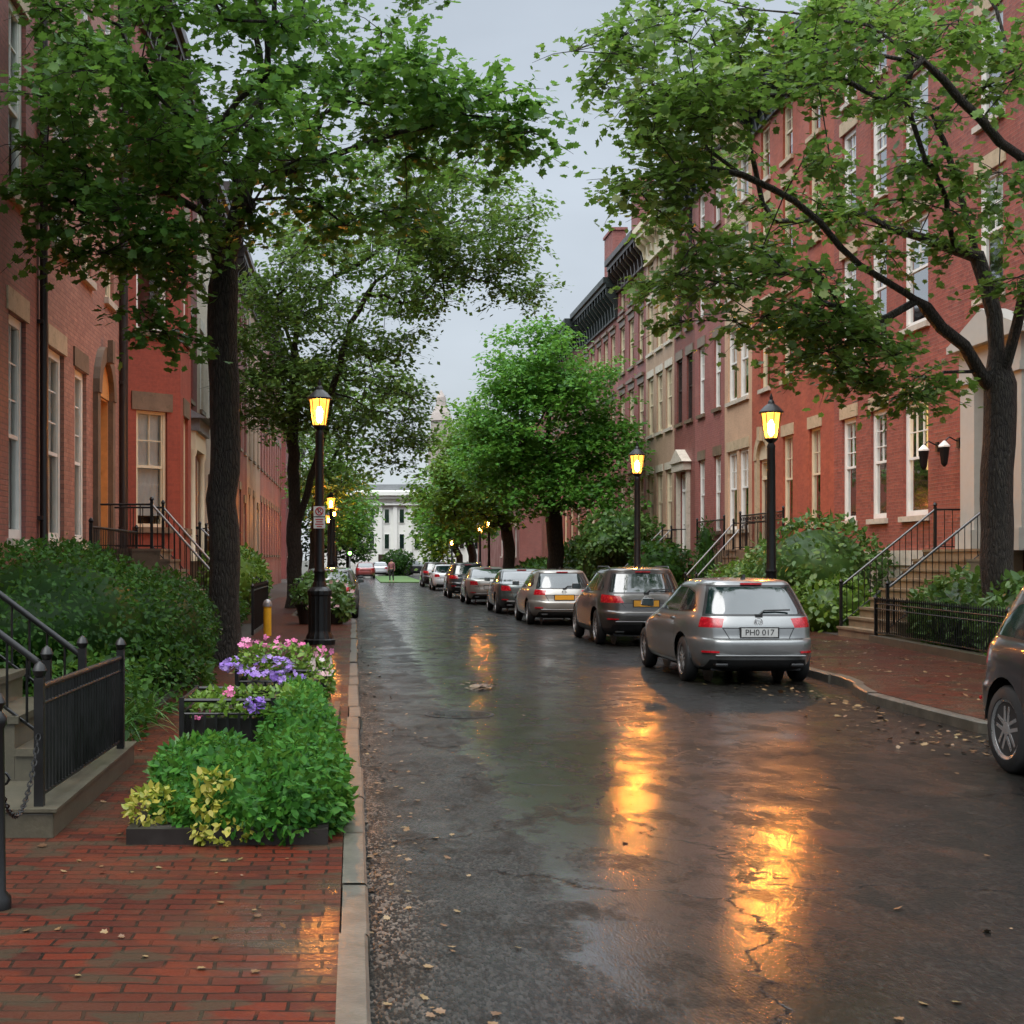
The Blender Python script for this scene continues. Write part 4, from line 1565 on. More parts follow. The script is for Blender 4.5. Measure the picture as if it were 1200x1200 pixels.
def make_car(label, kind, paint, loc, rz=0.0, plate='platew', text=None, group="cars parked along the kerb", spokes=5, detail=True, cat="car", glass='carglass'):
    if kind not in SHELLS:
        SHELLS[kind] = car_shell(kind)
    sh = SHELLS[kind]
    sp = CAR[kind]
    root = thing("parked_car", label, cat, loc, rz, group)
    pm = MAT[paint]
    body = MB()
    for key, mi in (((0, 0), 0), ((2, 0), 1), ((8, 0), 1), ((7, 0), 1)):
        q = sh[key]
        off = len(body.v)
        body.v += q.v
        body.f += [tuple(i + off for i in f) for f in q.f]
        body.mi += [mi] * len(q.f)
    bo = body.build("body", [pm, MAT['trim']], root, smooth=38)
    names = {1: ("side_windows", MAT[glass]), 5: ("tail_lamp", MAT['tail']), 6: ("headlight", MAT['headl'])}
    for cls, (nm, m) in names.items():
        for sg in (1, -1):
            if sh[(cls, sg)].f:
                sh[(cls, sg)].build(nm if cls != 1 else "side_window", m, root, smooth=50)
    sh[(3, 0)].build("rear_window", MAT[glass], root, smooth=50)
    if sh[(4, 0)].f:
        sh[(4, 0)].build("windscreen", MAT[glass], root, smooth=50)
    # underbody and wheel wells
    rw, ax = sp['rw'], sp['axle']
    u = MB()
    u.box(-.62, .62, -2.0, 2.0, .20, .34)
    for sy in (ax, -ax):
        for sx in (1, -1):
            n = 16
            for k in range(n):
                a0, a1 = math.pi * (k / n * .96 + .02), math.pi * ((k + 1) / n * .96 + .02)
                R_ = rw + .058
                p = [(sx * .5, sy + R_ * math.cos(a0), rw + .01 + R_ * math.sin(a0)), (sx * .5, sy + R_ * math.cos(a1), rw + .01 + R_ * math.sin(a1)),
                     (sx * .86, sy + R_ * math.cos(a1), rw + .01 + R_ * math.sin(a1)), (sx * .86, sy + R_ * math.cos(a0), rw + .01 + R_ * math.sin(a0))]
                u.face(p)
            u.face([(sx * .5, sy + (rw + .058) * math.cos(2 * math.pi * k / 16), rw + .01 + (rw + .058) * math.sin(2 * math.pi * k / 16)) for k in range(16)])
    u.build("underbody", MAT['trim'], root)
    # wheels
    for sy in (ax, -ax):
        for sx in (1, -1):
            xo = sx * .885
            w = MB()
            t = .20
            x0, x1 = xo - sx * t, xo
            prof = [(rw * .60, 0), (rw * .70, -.0), (rw * .93, .012), (rw, .04), (rw, t - .04), (rw * .93, t - .012), (rw * .70, t), (rw * .66, t - .02)]
            if sx < 0:
                prof = [(r, -z) for r, z in prof]
            w.lathe(prof, 28, (x0, sy, rw), axis='x')
            wo = w.build("wheel", MAT['tyre'], root, smooth=50)
            m = MB()
            d = sx
            m.lathe([(rw * .70, d * (-.03)), (rw * .70, d * .0), (rw * .62, d * -.012), (rw * .60, d * -.06)], 28, (xo - d * .004, sy, rw), axis='x')
            for k in range(spokes):
                for dl in (-.17, .17):
                    a = 2 * math.pi * k / spokes + .3
                    a2 = a + dl * 1.1
                    p0 = (sy + .04 * math.cos(a + dl * 4), rw + .04 * math.sin(a + dl * 4))
                    p1 = (sy + rw * .63 * math.cos(a2), rw + rw * .63 * math.sin(a2))
                    nx, nz = -(p1[1] - p0[1]), p1[0] - p0[0]
                    L = math.hypot(nx, nz)
                    nx, nz = nx / L * .015, nz / L * .015
                    xa, xb = xo - d * .045, xo - d * .018
                    m.hexa([(xa, p0[0] - nx, p0[1] - nz), (xa, p1[0] - nx, p1[1] - nz), (xa, p1[0] + nx, p1[1] + nz), (xa, p0[0] + nx, p0[1] + nz),
                            (xb + d * .006, p0[0] - nx, p0[1] - nz), (xb - d * .004, p1[0] - nx, p1[1] - nz), (xb - d * .004, p1[0] + nx, p1[1] + nz), (xb + d * .006, p0[0] + nx, p0[1] + nz)])
            m.lathe([(.055, d * -.04), (.055, d * -.01), (.0, d * -.006)], 14, (xo - d * .002, sy, rw), axis='x')
            m.build("rim", MAT['rim'], wo, smooth=40)
            h = MB()
            h.lathe([(rw * .66, d * -.075), (rw * .1, d * -.07)], 20, (xo, sy, rw), axis='x')
            h.build("brake_disc", MAT['trim'], wo)
    if not detail:
        return root
    # number plate
    pz = sp['plate_z']
    tabz = np.array([r[0] for r in sp['tab']])
    tr = np.array([r[1] for r in sp['tab']])
    yr = lambda z: float(np.interp(z, tabz, tr))
    tf = np.array([r[2] for r in sp['tab']])
    tw = np.array([r[3] for r in sp['tab']])
    def yx(x, z):        # rear skin at lateral position x
        a, b, w = yr(z), float(np.interp(z, tabz, tf)), float(np.interp(z, tabz, tw))
        f = min(.98, abs(x) / w)
        return (a + b) / 2 - (b - a) / 2 * (1 - f ** 5.5) ** (1 / 5.5) + .055 * f * f
    y0 = yr(pz) - .012
    p = MB()
    p.box(-.27, .27, y0 - .004, y0 + .03, pz - .075, pz + .075, 1)
    p.box(-.25, .25, y0 - .010, y0 - .0045, pz - .06, pz + .06, 0)
    po = p.build("number_plate", [MAT[plate], MAT['trim']], root)
    if text:
        cu = bpy.data.curves.new("plate_text", 'FONT')
        cu.body = text
        cu.size = .115
        cu.align_x = 'CENTER'
        cu.align_y = 'CENTER'
        cu.extrude = .001
        to = bpy.data.objects.new("plate_text", cu)
        COL.objects.link(to)
        cu.materials.append(MAT['signblack'])
        to = text_mesh(to)
        to.parent = po
        to.location = (0, y0 - .0125, pz)
        to.rotation_euler = (R(90), 0, 0)
    # emblem ring with a chevron
    ez = sp['tail'][0][1] + .075
    ey = yr(ez) - .008
    e_ = MB()
    e_.tube([(.055 * math.cos(2 * math.pi * k / 20), ey, ez + .055 * math.sin(2 * math.pi * k / 20)) for k in range(21)], .006, 6)
    e_.tube([(-.04, ey, ez + .035), (-.018, ey, ez - .04), (0, ey, ez), (.018, ey, ez - .04), (.04, ey, ez + .035)], .006, 6)
    e_.build("badge", MAT['chrome'], root, smooth=60)
    # mirrors
    zs = sp['sides'][0][0][1]
    for sx in (1, -1):
        m = MB()
        x0 = .86
        m.hexa([(sx * x0, .60, zs + .0), (sx * (x0 + .20), .58, zs + .02), (sx * (x0 + .19), .72, zs + .02), (sx * x0, .74, zs + .0),
                (sx * x0, .60, zs + .13), (sx * (x0 + .19), .58, zs + .14), (sx * (x0 + .17), .70, zs + .13), (sx * x0, .72, zs + .12)])
        mo = m.build("wing_mirror", pm, root, bevel=.02, smooth=40)
        g = MB()
        g.box(min(sx * (x0 + .02), sx * (x0 + .18)), max(sx * (x0 + .02), sx * (x0 + .18)), .572, .578, zs + .025, zs + .125)
        g.build("mirror_glass", MAT['carglass'], mo)
    # door handles
    wz = float(np.interp(zs - .11, tabz, np.array([r[3] for r in sp['tab']])))
    for sx in (1, -1):
        for y in (.13, -.82):
            h = MB()
            h.box(min(sx * (wz - .01), sx * (wz + .022)), max(sx * (wz - .01), sx * (wz + .022)), y - .10, y + .06, zs - .125, zs - .09)
            h.build("door_handle", pm, root, bevel=.008)
    # wiper, high brake lamp, aerial
    gz = sp['rear_glass'][0][1]
    gt = sp['rear_glass'][2][1]
    if kind != 'sedan':
        q = MB()
        q.tube([(0.02, yr(gz) - .03, gz - .01), (.10, yr(gz + .05) - .025, gz + .05), (.46, yr(gz + .06) - .022, gz + .06)], .013, 6)
        q.box(-.03, .07, yr(gz) - .03, yr(gz) + .02, gz - .045, gz + .0)
        q.build("rear_wiper", MAT['trim'], root)
    q = MB()
    q.box(-.15, .15, yr(gt + .035) - .02, yr(gt + .035) + .05, gt + .032, gt + .058)
    q.build("brake_light", MAT['tail'], root)
    q = MB()
    zt = sp['tab'][-2][0]
    ya = sp['tab'][-2][1]
    q.prism([(-.02, ya - .06, zt - .01), (-.02, ya + .10, zt - .01), (-.02, ya - .05, zt + .06)], (.04, 0, 0))
    q.build("roof_aerial", MAT['trim'], root)
    # bumper strip, reflectors and exhaust tips
    bz = .47 if kind != 'suv' else .55
    for sx in (1, -1):
        w_ = MB()
        for k in range(4):
            xa, xb = sx * (.56 + .05 * k), sx * (.61 + .05 * k)
            ya, yb = yx(xa, bz), yx(xb, bz)
            w_.hexa([(xa, ya - .006, bz - .016), (xb, yb - .006, bz - .016), (xb, yb + .03, bz - .016), (xa, ya + .03, bz - .016),
                     (xa, ya - .006, bz + .010), (xb, yb - .006, bz + .010), (xb, yb + .03, bz + .010), (xa, ya + .03, bz + .010)])
        w_.build("reflector", MAT['tail'], root)
        x_ = MB()
        xc = sx * .52
        x_.box(xc - .09, xc + .09, yr(.30) - .02, yr(.30) + .2, .262, .315)
        x_.build("exhaust_tip", MAT['trim'], root, bevel=.02)
    cz = bz - .05
    s = MB()
    s.box(-.62, .62, yr(cz) - .012, yr(cz) + .06, cz - .012, cz + .012)
    s.build("bumper_strip", MAT['greymetal'] if paint != 'p_silver' else pm, root, bevel=.008)
    if kind in ('suv',):
        for sx in (1, -1):
            q = MB()
            xr = .60
            q.tube([(sx * xr, -1.5, 1.545), (sx * (xr + .01), -1.4, 1.59), (sx * (xr + .01), -.2, 1.59), (sx * xr, -.05, 1.55)], .016, 6)
            q.build("roof_rail", MAT['trim'], root, smooth=60)
    return root


MAT['p_silver'] = M_paint("silver_paint", (0.205, 0.21, 0.205))
MAT['p_grey'] = M_paint("dark_grey_paint", (0.085, 0.08, 0.075))
MAT['p_beige'] = M_paint("pale_silver_paint", (0.31, 0.295, 0.265))
MAT['p_green'] = M_paint("dark_green_grey_paint", (0.07, 0.085, 0.08))
MAT['p_black'] = M_paint("black_paint", (0.025, 0.026, 0.03), 0.3)
MAT['p_white'] = M_paint("white_paint", (0.62, 0.64, 0.66), 0.1)
MAT['p_char'] = M_paint("charcoal_paint", (0.055, 0.058, 0.065))
MAT['p_red'] = M_paint("red_paint", (0.20, 0.035, 0.03), 0.2)
# ------------------------------------------------------------------ the ground, road, pavements
def sheet(name, pts, z, mat):
    mb = MB()
    mb.face([(x, y, z) for x, y in pts])
    return structure(mb.build(name, mat))


g = MB()
NB = 16
for i in range(NB):
    for j in range(NB):
        x0, x1 = -900 + 1800 * i / NB, -900 + 1800 * (i + 1) / NB
        y0, y1 = -200 + 1800 * j / NB, -200 + 1800 * (j + 1) / NB
        g.face([(x0, y0, -.06), (x1, y0, -.06), (x1, y1, -.06), (x0, y1, -.06)])
structure(g.build("ground", MAT['ground']))

# kerb lines in plan
KL = [(.06, -6), (.06, 38.0), (.0, 38.8), (-.9, 39.6), (-1.6, 40.2), (-1.72, 41), (-1.72, 57), (-1.6, 57.8), (-.9, 58.5), (-.05, 59.2), (.02, 60), (.02, 99)]
KR = [(7.4, -6), (7.4, 12.6), (7.1, 13.2), (6.5, 13.7), (6.27, 14.2), (6.25, 15.5), (6.26, 17.2), (6.38, 17.9), (6.56, 18.6), (6.68, 19.3), (6.74, 20.5), (6.85, 24), (6.93, 28), (6.93, 60), (6.6, 80), (6.3, 99)]
rd = MB()
rd.face([(-60, 99.0, -.001), (60, 99.0, -.001), (60, 103.5, -.001), (-60, 103.5, -.001)])
rd.face([(-2.4, -8, 0), (8.0, -8, 0), (8.0, 30, 0), (-2.4, 30, 0)])
rd.face([(-2.4, 30, 0), (8.0, 30, 0), (8.0, 99, 0), (-2.4, 99, 0)])
structure(rd.build("road", MAT['road']))
structure((lambda m: (m.box(-60, 60, 103.5, 168, -.05, -.004), m.build("junction", MAT['road']))[1])(MB()))


def off_line(line, d):
    out = []
    for i, (x, y) in enumerate(line):
        a = Vector(line[max(0, i - 1)])
        b = Vector(line[min(len(line) - 1, i + 1)])
        t = (b - a).normalized()
        out.append((x - t.y * d, y + t.x * d))
    return out


def kerb(name, line, inward, width, top, mat, seg=1.2):
    """separate kerb stones with open joints, one structure"""
    mb = MB()
    pts = [Vector(p) for p in line]
    cum = [0]
    for a, b in zip(pts[:-1], pts[1:]):
        cum.append(cum[-1] + (b - a).length)
    def P(s):
        for k in range(len(pts) - 1):
            if s <= cum[k + 1] or k == len(pts) - 2:
                u = (s - cum[k]) / (cum[k + 1] - cum[k])
                t = (pts[k + 1] - pts[k]).normalized()
                return pts[k].lerp(pts[k + 1], u), t
    s = 0
    while s < cum[-1] - .05:
        L = min(seg * random.uniform(.75, 1.25), cum[-1] - s)
        m = max(1, int(L / .4))
        dz = random.uniform(-.010, .010)
        dx = random.uniform(-.014, .014)
        for k in range(m):
            a, ta = P(s + .006 + (L - .012) * k / m)
            b, tb = P(s + .006 + (L - .012) * (k + 1) / m)
            na, nb = Vector((-ta.y, ta.x)) * inward, Vector((-tb.y, tb.x)) * inward
            c = [a + na * dx, b + nb * dx, b + nb * (width + dx), a + na * (width + dx)]
            ch = 0.014
            ct = [a + na * (dx + ch), b + nb * (dx + ch), c[2], c[3]]
            mb.hexa([(*c[0], -.1), (*c[1], -.1), (*c[2], -.1), (*c[3], -.1), (*c[0], top + dz - ch), (*c[1], top + dz - ch), (*c[2], top + dz - ch), (*c[3], top + dz - ch)])
            mb.face([(*c[0], top + dz - ch), (*c[1], top + dz - ch), (*ct[1], top + dz), (*ct[0], top + dz)])
            mb.face([(*ct[0], top + dz), (*ct[1], top + dz), (*c[2], top + dz), (*c[3], top + dz)])
        s += L
    return structure(mb.build(name, mat))


kerb("left_kerb", KL, 1, .125, .125, MAT['kerb'])
kerb("right_kerb", KR, -1, .13, .125, MAT['kerb'])


def strip_mesh(name, la, lb, z, mat):
    """surface between two plan lines with the same y samples"""
    ys = sorted({round(p[1], 3) for p in la} | {round(p[1], 3) for p in lb} | set(np.arange(-6, 99.1, 1.5)))
    ys = [y for y in ys if max(la[0][1], lb[0][1]) <= y <= min(la[-1][1], lb[-1][1])]
    xa = np.interp(ys, [p[1] for p in la], [p[0] for p in la])
    xb = np.interp(ys, [p[1] for p in lb], [p[0] for p in lb])
    mb = MB()
    for k in range(len(ys) - 1):
        m = 6
        for j in range(m):
            f0, f1 = j / m, (j + 1) / m
            mb.face([(xa[k] + (xb[k] - xa[k]) * f0, ys[k], z), (xa[k] + (xb[k] - xa[k]) * f1, ys[k], z), (xa[k + 1] + (xb[k + 1] - xa[k + 1]) * f1, ys[k + 1], z), (xa[k + 1] + (xb[k + 1] - xa[k + 1]) * f0, ys[k + 1], z)])
    return structure(mb.build(name, mat))


KLi = [(x - .125, y) for x, y in KL]
KRi = [(x + .13, y) for x, y in KR]
GL = [(-2.15, -6), (-2.15, 36), (-3.2, 39), (-3.2, 60), (-2.3, 63), (-2.3, 99)]       # garden line, left
GR = [(9.7, -6), (9.75, 21), (10.3, 29), (10.45, 40), (10.45, 99)]                     # garden line, right
strip_mesh("left_pavement", GL, KLi, .120, MAT['pavers'])
strip_mesh("right_pavement", KRi, GR, .120, MAT['pavers'])
strip_mesh("left_gardens", [(-5.2, -6), (-5.2, 99)], GL, .124, MAT['soil'])
strip_mesh("right_gardens", GR, [(13.3, -6), (13.3, 99)], .124, MAT['soil'])

# ------------------------------------------------------------------ left row of houses (facade x = -5)
XL, XR = -5.0, 13.0
tall = dict(munt=(2, 3, 1), meet=.46, fw=.14)
# nearest: dark red brick
ops = [win(y, 1.08, z0, z1, frame='white', blind=b, **tall) for (y, z0, z1, b) in
       [(21.0, 2.05, 5.35, .95), (17.6, 2.05, 5.35, .5), (14.0, 2.05, 5.35, .8), (21.0, 7.1, 10.0, .7), (17.6, 7.1, 10.0, .4), (14.0, 7.1, 10.0, .4),
        (21.0, 11.6, 13.6, .4), (17.6, 11.6, 13.6, .4), (14.0, 11.6, 13.6, .4)]]
house("brick_house", "dark red brick house at the near left end, cut by the frame", -1, XL, 12.0, 22.4, 15.6, MAT['brickA0'], ops, corn=dict(mat='darkwood'))
ops = [win(y, w, z0, z1, frame=f, blind=b, blindmat=bm_, **tall) for (y, w, z0, z1, b, f, bm_) in
       [(23.75, 1.25, 2.05, 5.25, .97, 'white', 'blind'), (25.85, 1.1, 2.05, 5.2, .95, 'white', 'blind'),
        (24.0, 1.05, 7.0, 9.9, .5, 'white', 'blind'), (26.4, 1.0, 7.0, 9.9, .3, 'cream', 'blind'), (28.9, 1.0, 7.0, 9.9, .8, 'cream', 'blind'),
        (24.0, 1.05, 11.6, 13.6, .3, 'white', 'blind'), (26.4, 1.0, 11.6, 13.6, .3, 'white', 'blind'), (28.9, 1.0, 11.6, 13.6, .3, 'white', 'blind')]]
ops[1]['lintel'] = 'brownstone'
house("brick_house", "weathered red brick house with an arched stone doorway and orange door with painted glow", -1, XL, 22.4, 30.2, 15.9, MAT['brickA1'], ops,
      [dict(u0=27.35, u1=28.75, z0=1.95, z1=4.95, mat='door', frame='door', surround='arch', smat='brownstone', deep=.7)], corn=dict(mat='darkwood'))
# orange-red house with a canted bay
ops = [win(36.6, 1.0, 7.0, 9.7, blind=.4, frame='cream', lintel='brownstone', sill='brownstone'), win(36.6, 1.0, 11.2, 13.2, blind=.4, frame='cream', lintel='brownstone', sill='brownstone')]
hB, FrB, LB = house("brick_house", "painted orange red brick house with a canted two storey bay and grey roofed porch", -1, XL, 30.2, 38.0, 15.4, MAT['brickB'], ops,
                    [dict(u0=35.9, u1=37.1, z0=1.7, z1=4.5, mat='doordark', frame='cream')], corn=dict(mat='darkwood'))
bay_pts = [(XL, 30.5), (XL + 1.12, 31.6), (XL + 1.12, 33.6), (XL, 34.7)]
bw = MB()
bay_h = 11.4
wins = []
for a, b in zip(bay_pts[:-1], bay_pts[1:]):
    Fr, L = frame_fn(a, b, -1)
    oo = [win(L / 2, .84, 2.45, 5.0, frame='cream', blind=.9, blindmat='blindgrey', munt=(2, 2, 1), lintel='brownstone', sill='brownstone', lh=.4),
          win(L / 2, .84, 6.75, 9.5, frame='white', blind=.4, munt=(2, 2, 1), lintel='brownstone', sill='brownstone', lh=.4)]
    wall_panel(bw, Fr, L, 0, bay_h, oo)
    for o in oo:
        wins.append((Fr, o))
bay = bw.build("bay", MAT['brickB'], hB, uv=True, world=True)
for Fr, o in wins:
    window(hB, Fr, o)
c = MB()
c.prism([(XL, 30.35, bay_h), (XL + 1.3, 31.55, bay_h), (XL + 1.3, 33.65, bay_h), (XL, 34.85, bay_h)], (0, 0, .35))
c.build("bay_roof", MAT['darkwood'], hB, world=True)
c = MB()
c.box(XL + .002, XL + 1.15, 35.2, 37.7, 4.95, 5.25)
c.prism([(XL + .002, 35.05, 5.252), (XL + 1.35, 35.05, 5.252), (XL + .002, 35.05, 5.95)], (0, 2.8, 0))
po = c.build("porch_roof", MAT['slate'], hB, world=True)
c = MB()
c.box(XL + .002, XL + 1.05, 35.25, 37.65, 4.5, 4.948)
c.build("porch_frieze", MAT['cream'], po, world=True)
for yy in (35.35, 37.5):
    c = MB()
    c.lathe([(.13, 1.7), (.13, 1.9), (.09, 1.95), (.08, 4.3), (.12, 4.4), (.13, 4.5)], 12, (XL + .95, yy, 0))
    c.build("porch_column", MAT['cream'], hB, smooth=40, world=True)
left_specs = [
    ("maroon painted house with a slim cream column porch beyond the orange red bay", 38.0, 45.0, 15.0, 'brickC', 'cream'),
    ("narrow cream fronted house between two dark red ones in the left row", 45.0, 50.5, 14.2, 'creamwall', 'white'),
    ("red brick house behind the second left hand street tree", 50.5, 58.0, 15.2, 'brickA1', 'white'),
    ("dark red house sixth along the left row, mostly hidden by leaves", 58.0, 66.0, 14.6, 'brickC', 'cream'),
    ("tan house far along the left row behind trees", 66.0, 75.0, 15.0, 'tan', 'white'),
    ("last brick house of the left row by the cross street", 75.0, 97.0, 15.4, 'brickA0', 'white')]
for lab, ya, yb, H, m, fr in left_specs:
    n = max(2, int((yb - ya) / 2.4))
    ops = []
    for k in range(n):
        yc = ya + (yb - ya) * (k + .5) / n
        for fi, (z0, z1) in enumerate(((2.0, 4.8), (6.6, 9.2), (10.8, 12.8))):
            if fi == 0 and k == n - 1:
                continue
            ops.append(win(yc, 1.0, z0, z1, frame=fr, blind=random.choice((0.3, .5, .8)), lintel='brownstone' if m != 'creamwall' else 'palestone', sill='brownstone'))
    yd = ya + (yb - ya) * (n - .5) / n
    rt, Fr, L = house("row_house", lab, -1, XL, ya, yb, H, MAT[m], ops, [dict(u0=yd - .55, u1=yd + .55, z0=1.6, z1=4.3, mat='doordark', frame=fr, surround='flat', smat='brownstone')], corn=dict(mat='darkwood'))
dp = MB()
for nm, y in (("downpipe", 22.42), ("downpipe", 30.15)):
    d = thing("downpipe", "thin dark downpipe between the two nearest left houses" if y < 25 else "dark downpipe beside the orange red bay window", "downpipe", (XL + .08, y, 0), 0, "rainwater pipes on the left row")
    m = MB()
    m.tube([(XL + .08, y, .2), (XL + .08, y, 15.3)], .065 if y < 25 else .10, 10)
    m.build("pipe", MAT['pipe'], d, smooth=60, world=True)
    for z in (2.4, 5.5, 8.6, 11.7, 14.0):
        m = MB()
        m.box(XL + .002, XL + .09, y - .12, y + .12, z - .03, z + .03)
        m.build("bracket", MAT['pipe'], d, world=True)

# ------------------------------------------------------------------ right row of houses (facade x = 13)
FL = [(2.75, 5.45), (7.15, 9.7), (10.75, 13.0), (13.75, 15.4)]
def grid(centres, w, floors, **kw):
    out = []
    for fi in floors:
        for yc in centres:
            k = dict(kw)
            k.setdefault('blind', random.choice((0, .25, .45, .45, .7)))
            out.append(win(yc, w, *FL[fi], **k))
    return out


# R1: red pressed brick with grey portico
ops = []
for fi in range(4):
    for yc, w in ((37.15, 1.05), (35.05, 1.05), (32.75, 1.45), (26.3, 1.2)):
        if fi == 0 and yc == 32.75:
            ops.append(win(yc, w, 2.75, 5.45, munt=(3, 2, 1), fw=.13, meet=.5, blind=0, lintel='limestone'))
            lit_op = ops[-1]
            continue
        ops.append(win(yc, w, *FL[fi], munt=(2, 3, 1), fw=.13, blind=.3 if fi else .12, blindmat='blindgrey'))
for yc in (28.9,):
    for fi in (1, 2, 3):
        ops.append(win(yc, 1.15, *FL[fi], munt=(2, 2, 1), fw=.12, blind=.35))
hR1, FrR1, LR1 = house("brick_house", "red pressed brick house with the grey columned portico behind the near right tree", 1, XR, 23.6, 38.3, 16.9, MAT['brickR1'], ops,
                       [dict(u0=27.6, u1=28.8, z0=1.95, z1=5.1, mat='doordark', frame='white')], corn=dict(mat='cream', depth=.6, bh=.9), chims=((24.5, 1.2, 1.6, 1.8),))
q = MB()      # warm lit curtain behind the lit window, upper half
yc = 32.75 - 23.6
for k in range(10):
    ua, ub = yc - .6 + 1.2 * k / 10, yc - .6 + 1.2 * (k + 1) / 10
    q.face([FrR1(ua, -.5 - .05 * (k % 2), 3.85), FrR1(ub, -.5 - .05 * ((k + 1) % 2), 3.85), FrR1(ub, -.5 - .05 * ((k + 1) % 2), 5.4), FrR1(ua, -.5 - .05 * (k % 2), 5.4)])
q.build("lit_curtain", MAT['litroom'], hR1, world=True)
# portico
pt = MB()
for yy in (27.2, 29.25):
    pt.box(XR - .32, XR - .003, yy - .33, yy + .33, 2.35, 5.35)
    pt.box(XR - .40, XR - .003, yy - .40, yy + .40, 1.92, 2.35)
    pt.box(XR - .38, XR - .003, yy - .38, yy + .38, 5.352, 5.52)
pt.box(XR - .34, XR - .003, 26.85, 29.6, 5.522, 6.05)
pt.box(XR - .52, XR - .003, 26.65, 29.8, 6.052, 6.2)
pt.prism([(XR - .5, 26.65, 6.202), (XR - .5, 29.8, 6.202), (XR - .5, 28.22, 6.75)], (.495, 0, 0))
pt.build("portico", MAT['greywood'], hR1, world=True)
bs = MB()
bs.fbox(FrR1, .02, 3.3, -.05, .09, 0, 1.9)
bs.fbox(FrR1, 6.6, LR1 - .02, -.05, .09, .0, 1.6)
bs.fbox(FrR1, 6.6, LR1 - .02, .0, .13, 1.602, 1.95)
bs.build("stone_base", MAT['palestone'], hR1, world=True)
# R2 salmon painted
house("painted_house", "salmon painted brick house glowing in the light of the nearest right lamp", 1, XR, 38.3, 46.2, 16.7, MAT['brickR2'],
      grid((39.9, 42.4), .95, range(4), frame='cream', munt=(2, 2, 1), sill='limestone') + grid((44.7,), .95, range(1, 4), frame='cream'),
      [dict(u0=44.1, u1=45.3, z0=2.05, z1=4.9, mat='doordark', frame='cream', surround='arch', smat='limestone')], corn=dict(mat='greenwood', depth=.6), chims=((45.4, .9, 1.3, 1.9),))
# R3 peach with paired white windows
house("stucco_house", "narrow peach stucco house with paired white sash windows", 1, XR, 46.2, 49.6, 16.6, MAT['beige'],
      grid((47.2, 48.6), 1.15, range(4), frame='white', fw=.12, lintel='limestone', sill='palestone'), corn=dict(mat='cream', depth=.6, bh=1.0))
house("brick_house", "rose red brick house with two slim windows left of the peach one", 1, XR, 49.6, 53.9, 16.7, MAT['brickR4'],
      grid((50.6, 52.9), .9, range(4), frame='white', sill='brownstone', lintel='brownstone'), corn=dict(mat='greenwood'))
house("brick_house", "brown red brick house with a pale pedimented doorway", 1, XR, 53.9, 57.4, 16.7, MAT['brickR5'],
      grid((54.8, 56.5), .95, range(1, 4), frame='darkwood', sill='brownstone', lintel='brownstone', blind=.2), [dict(u0=54.9, u1=56.3, z0=2.05, z1=5.1, mat='greywood', frame='white', surround='pediment', smat='palestone')],
      corn=dict(mat='greenwood'), chims=((57.0, .8, 1.0, 1.4),))
house("painted_house", "tan house with cream triple windows on every floor", 1, XR, 57.4, 63.0, 16.3, MAT['tan'],
      grid((58.4, 60.2, 62.0), 1.15, range(4), frame='cream', fw=.13, sill='palestone', lintel='palestone', lh=.3), corn=dict(mat='cream', depth=.5, h=.5, bh=.8, frieze=1.0), chims=((61.0, .75, 1.2, 3.2),))
house("brick_house", "dusky red brick house under a tall dark bracketed cornice, beyond the tan one", 1, XR, 63.0, 69.7, 16.3, MAT['brickR7'],
      grid((64.1, 66.3, 68.5), 1.2, range(4), frame='cream', sill='brownstone', lintel='brownstone', hood=True, lh=.4), corn=dict(mat='darkwood', depth=.55, h=.5, bh=1.1, frieze=1.0, drop=.4), chims=((67.6, .75, 1.5, 3.3),))
house("brick_house", "red brick house with the big dark green cornice at the far right roofline", 1, XR, 69.7, 80.5, 15.6, MAT['brickR4'],
      grid((71, 73, 75, 77, 79), 1.15, range(3), frame='cream', sill='brownstone', lintel='brownstone', hood=True), corn=dict(mat='greenwood', depth=.6, h=.5, bh=1.5, frieze=1.4), chims=((74.5, .75, 2.4, 3.2),))
house("brick_house", "last red brick house of the right row, hidden behind the big green trees", 1, XR, 80.5, 98.0, 15.4, MAT['brickR5'],
      grid((82, 84.5, 87, 89.5, 92, 94.5), 1.1, range(3), frame='cream', sill='brownstone', lintel='brownstone'), corn=dict(mat='greenwood', depth=.9, bh=1.0))

# beyond the junction
house("far_house", "brick house beyond the junction on the far left, behind leaves", -1, -6.0, 124.0, 160.0, 14.0, MAT['brickC'],
      [win(y, 1.2, z0, z1) for y in (127, 131, 135, 139) for z0, z1 in ((2, 4.6), (6.4, 9.0))], corn=dict(mat='darkwood'))
house("far_house", "brick house beyond the junction on the far right, behind the last trees", 1, 14.5, 124.0, 166.0, 14.0, MAT['brickR5'],
      [win(y, 1.2, z0, z1) for y in (127, 131, 135, 139) for z0, z1 in ((2, 4.6), (6.4, 9.0))], corn=dict(mat='darkwood'))
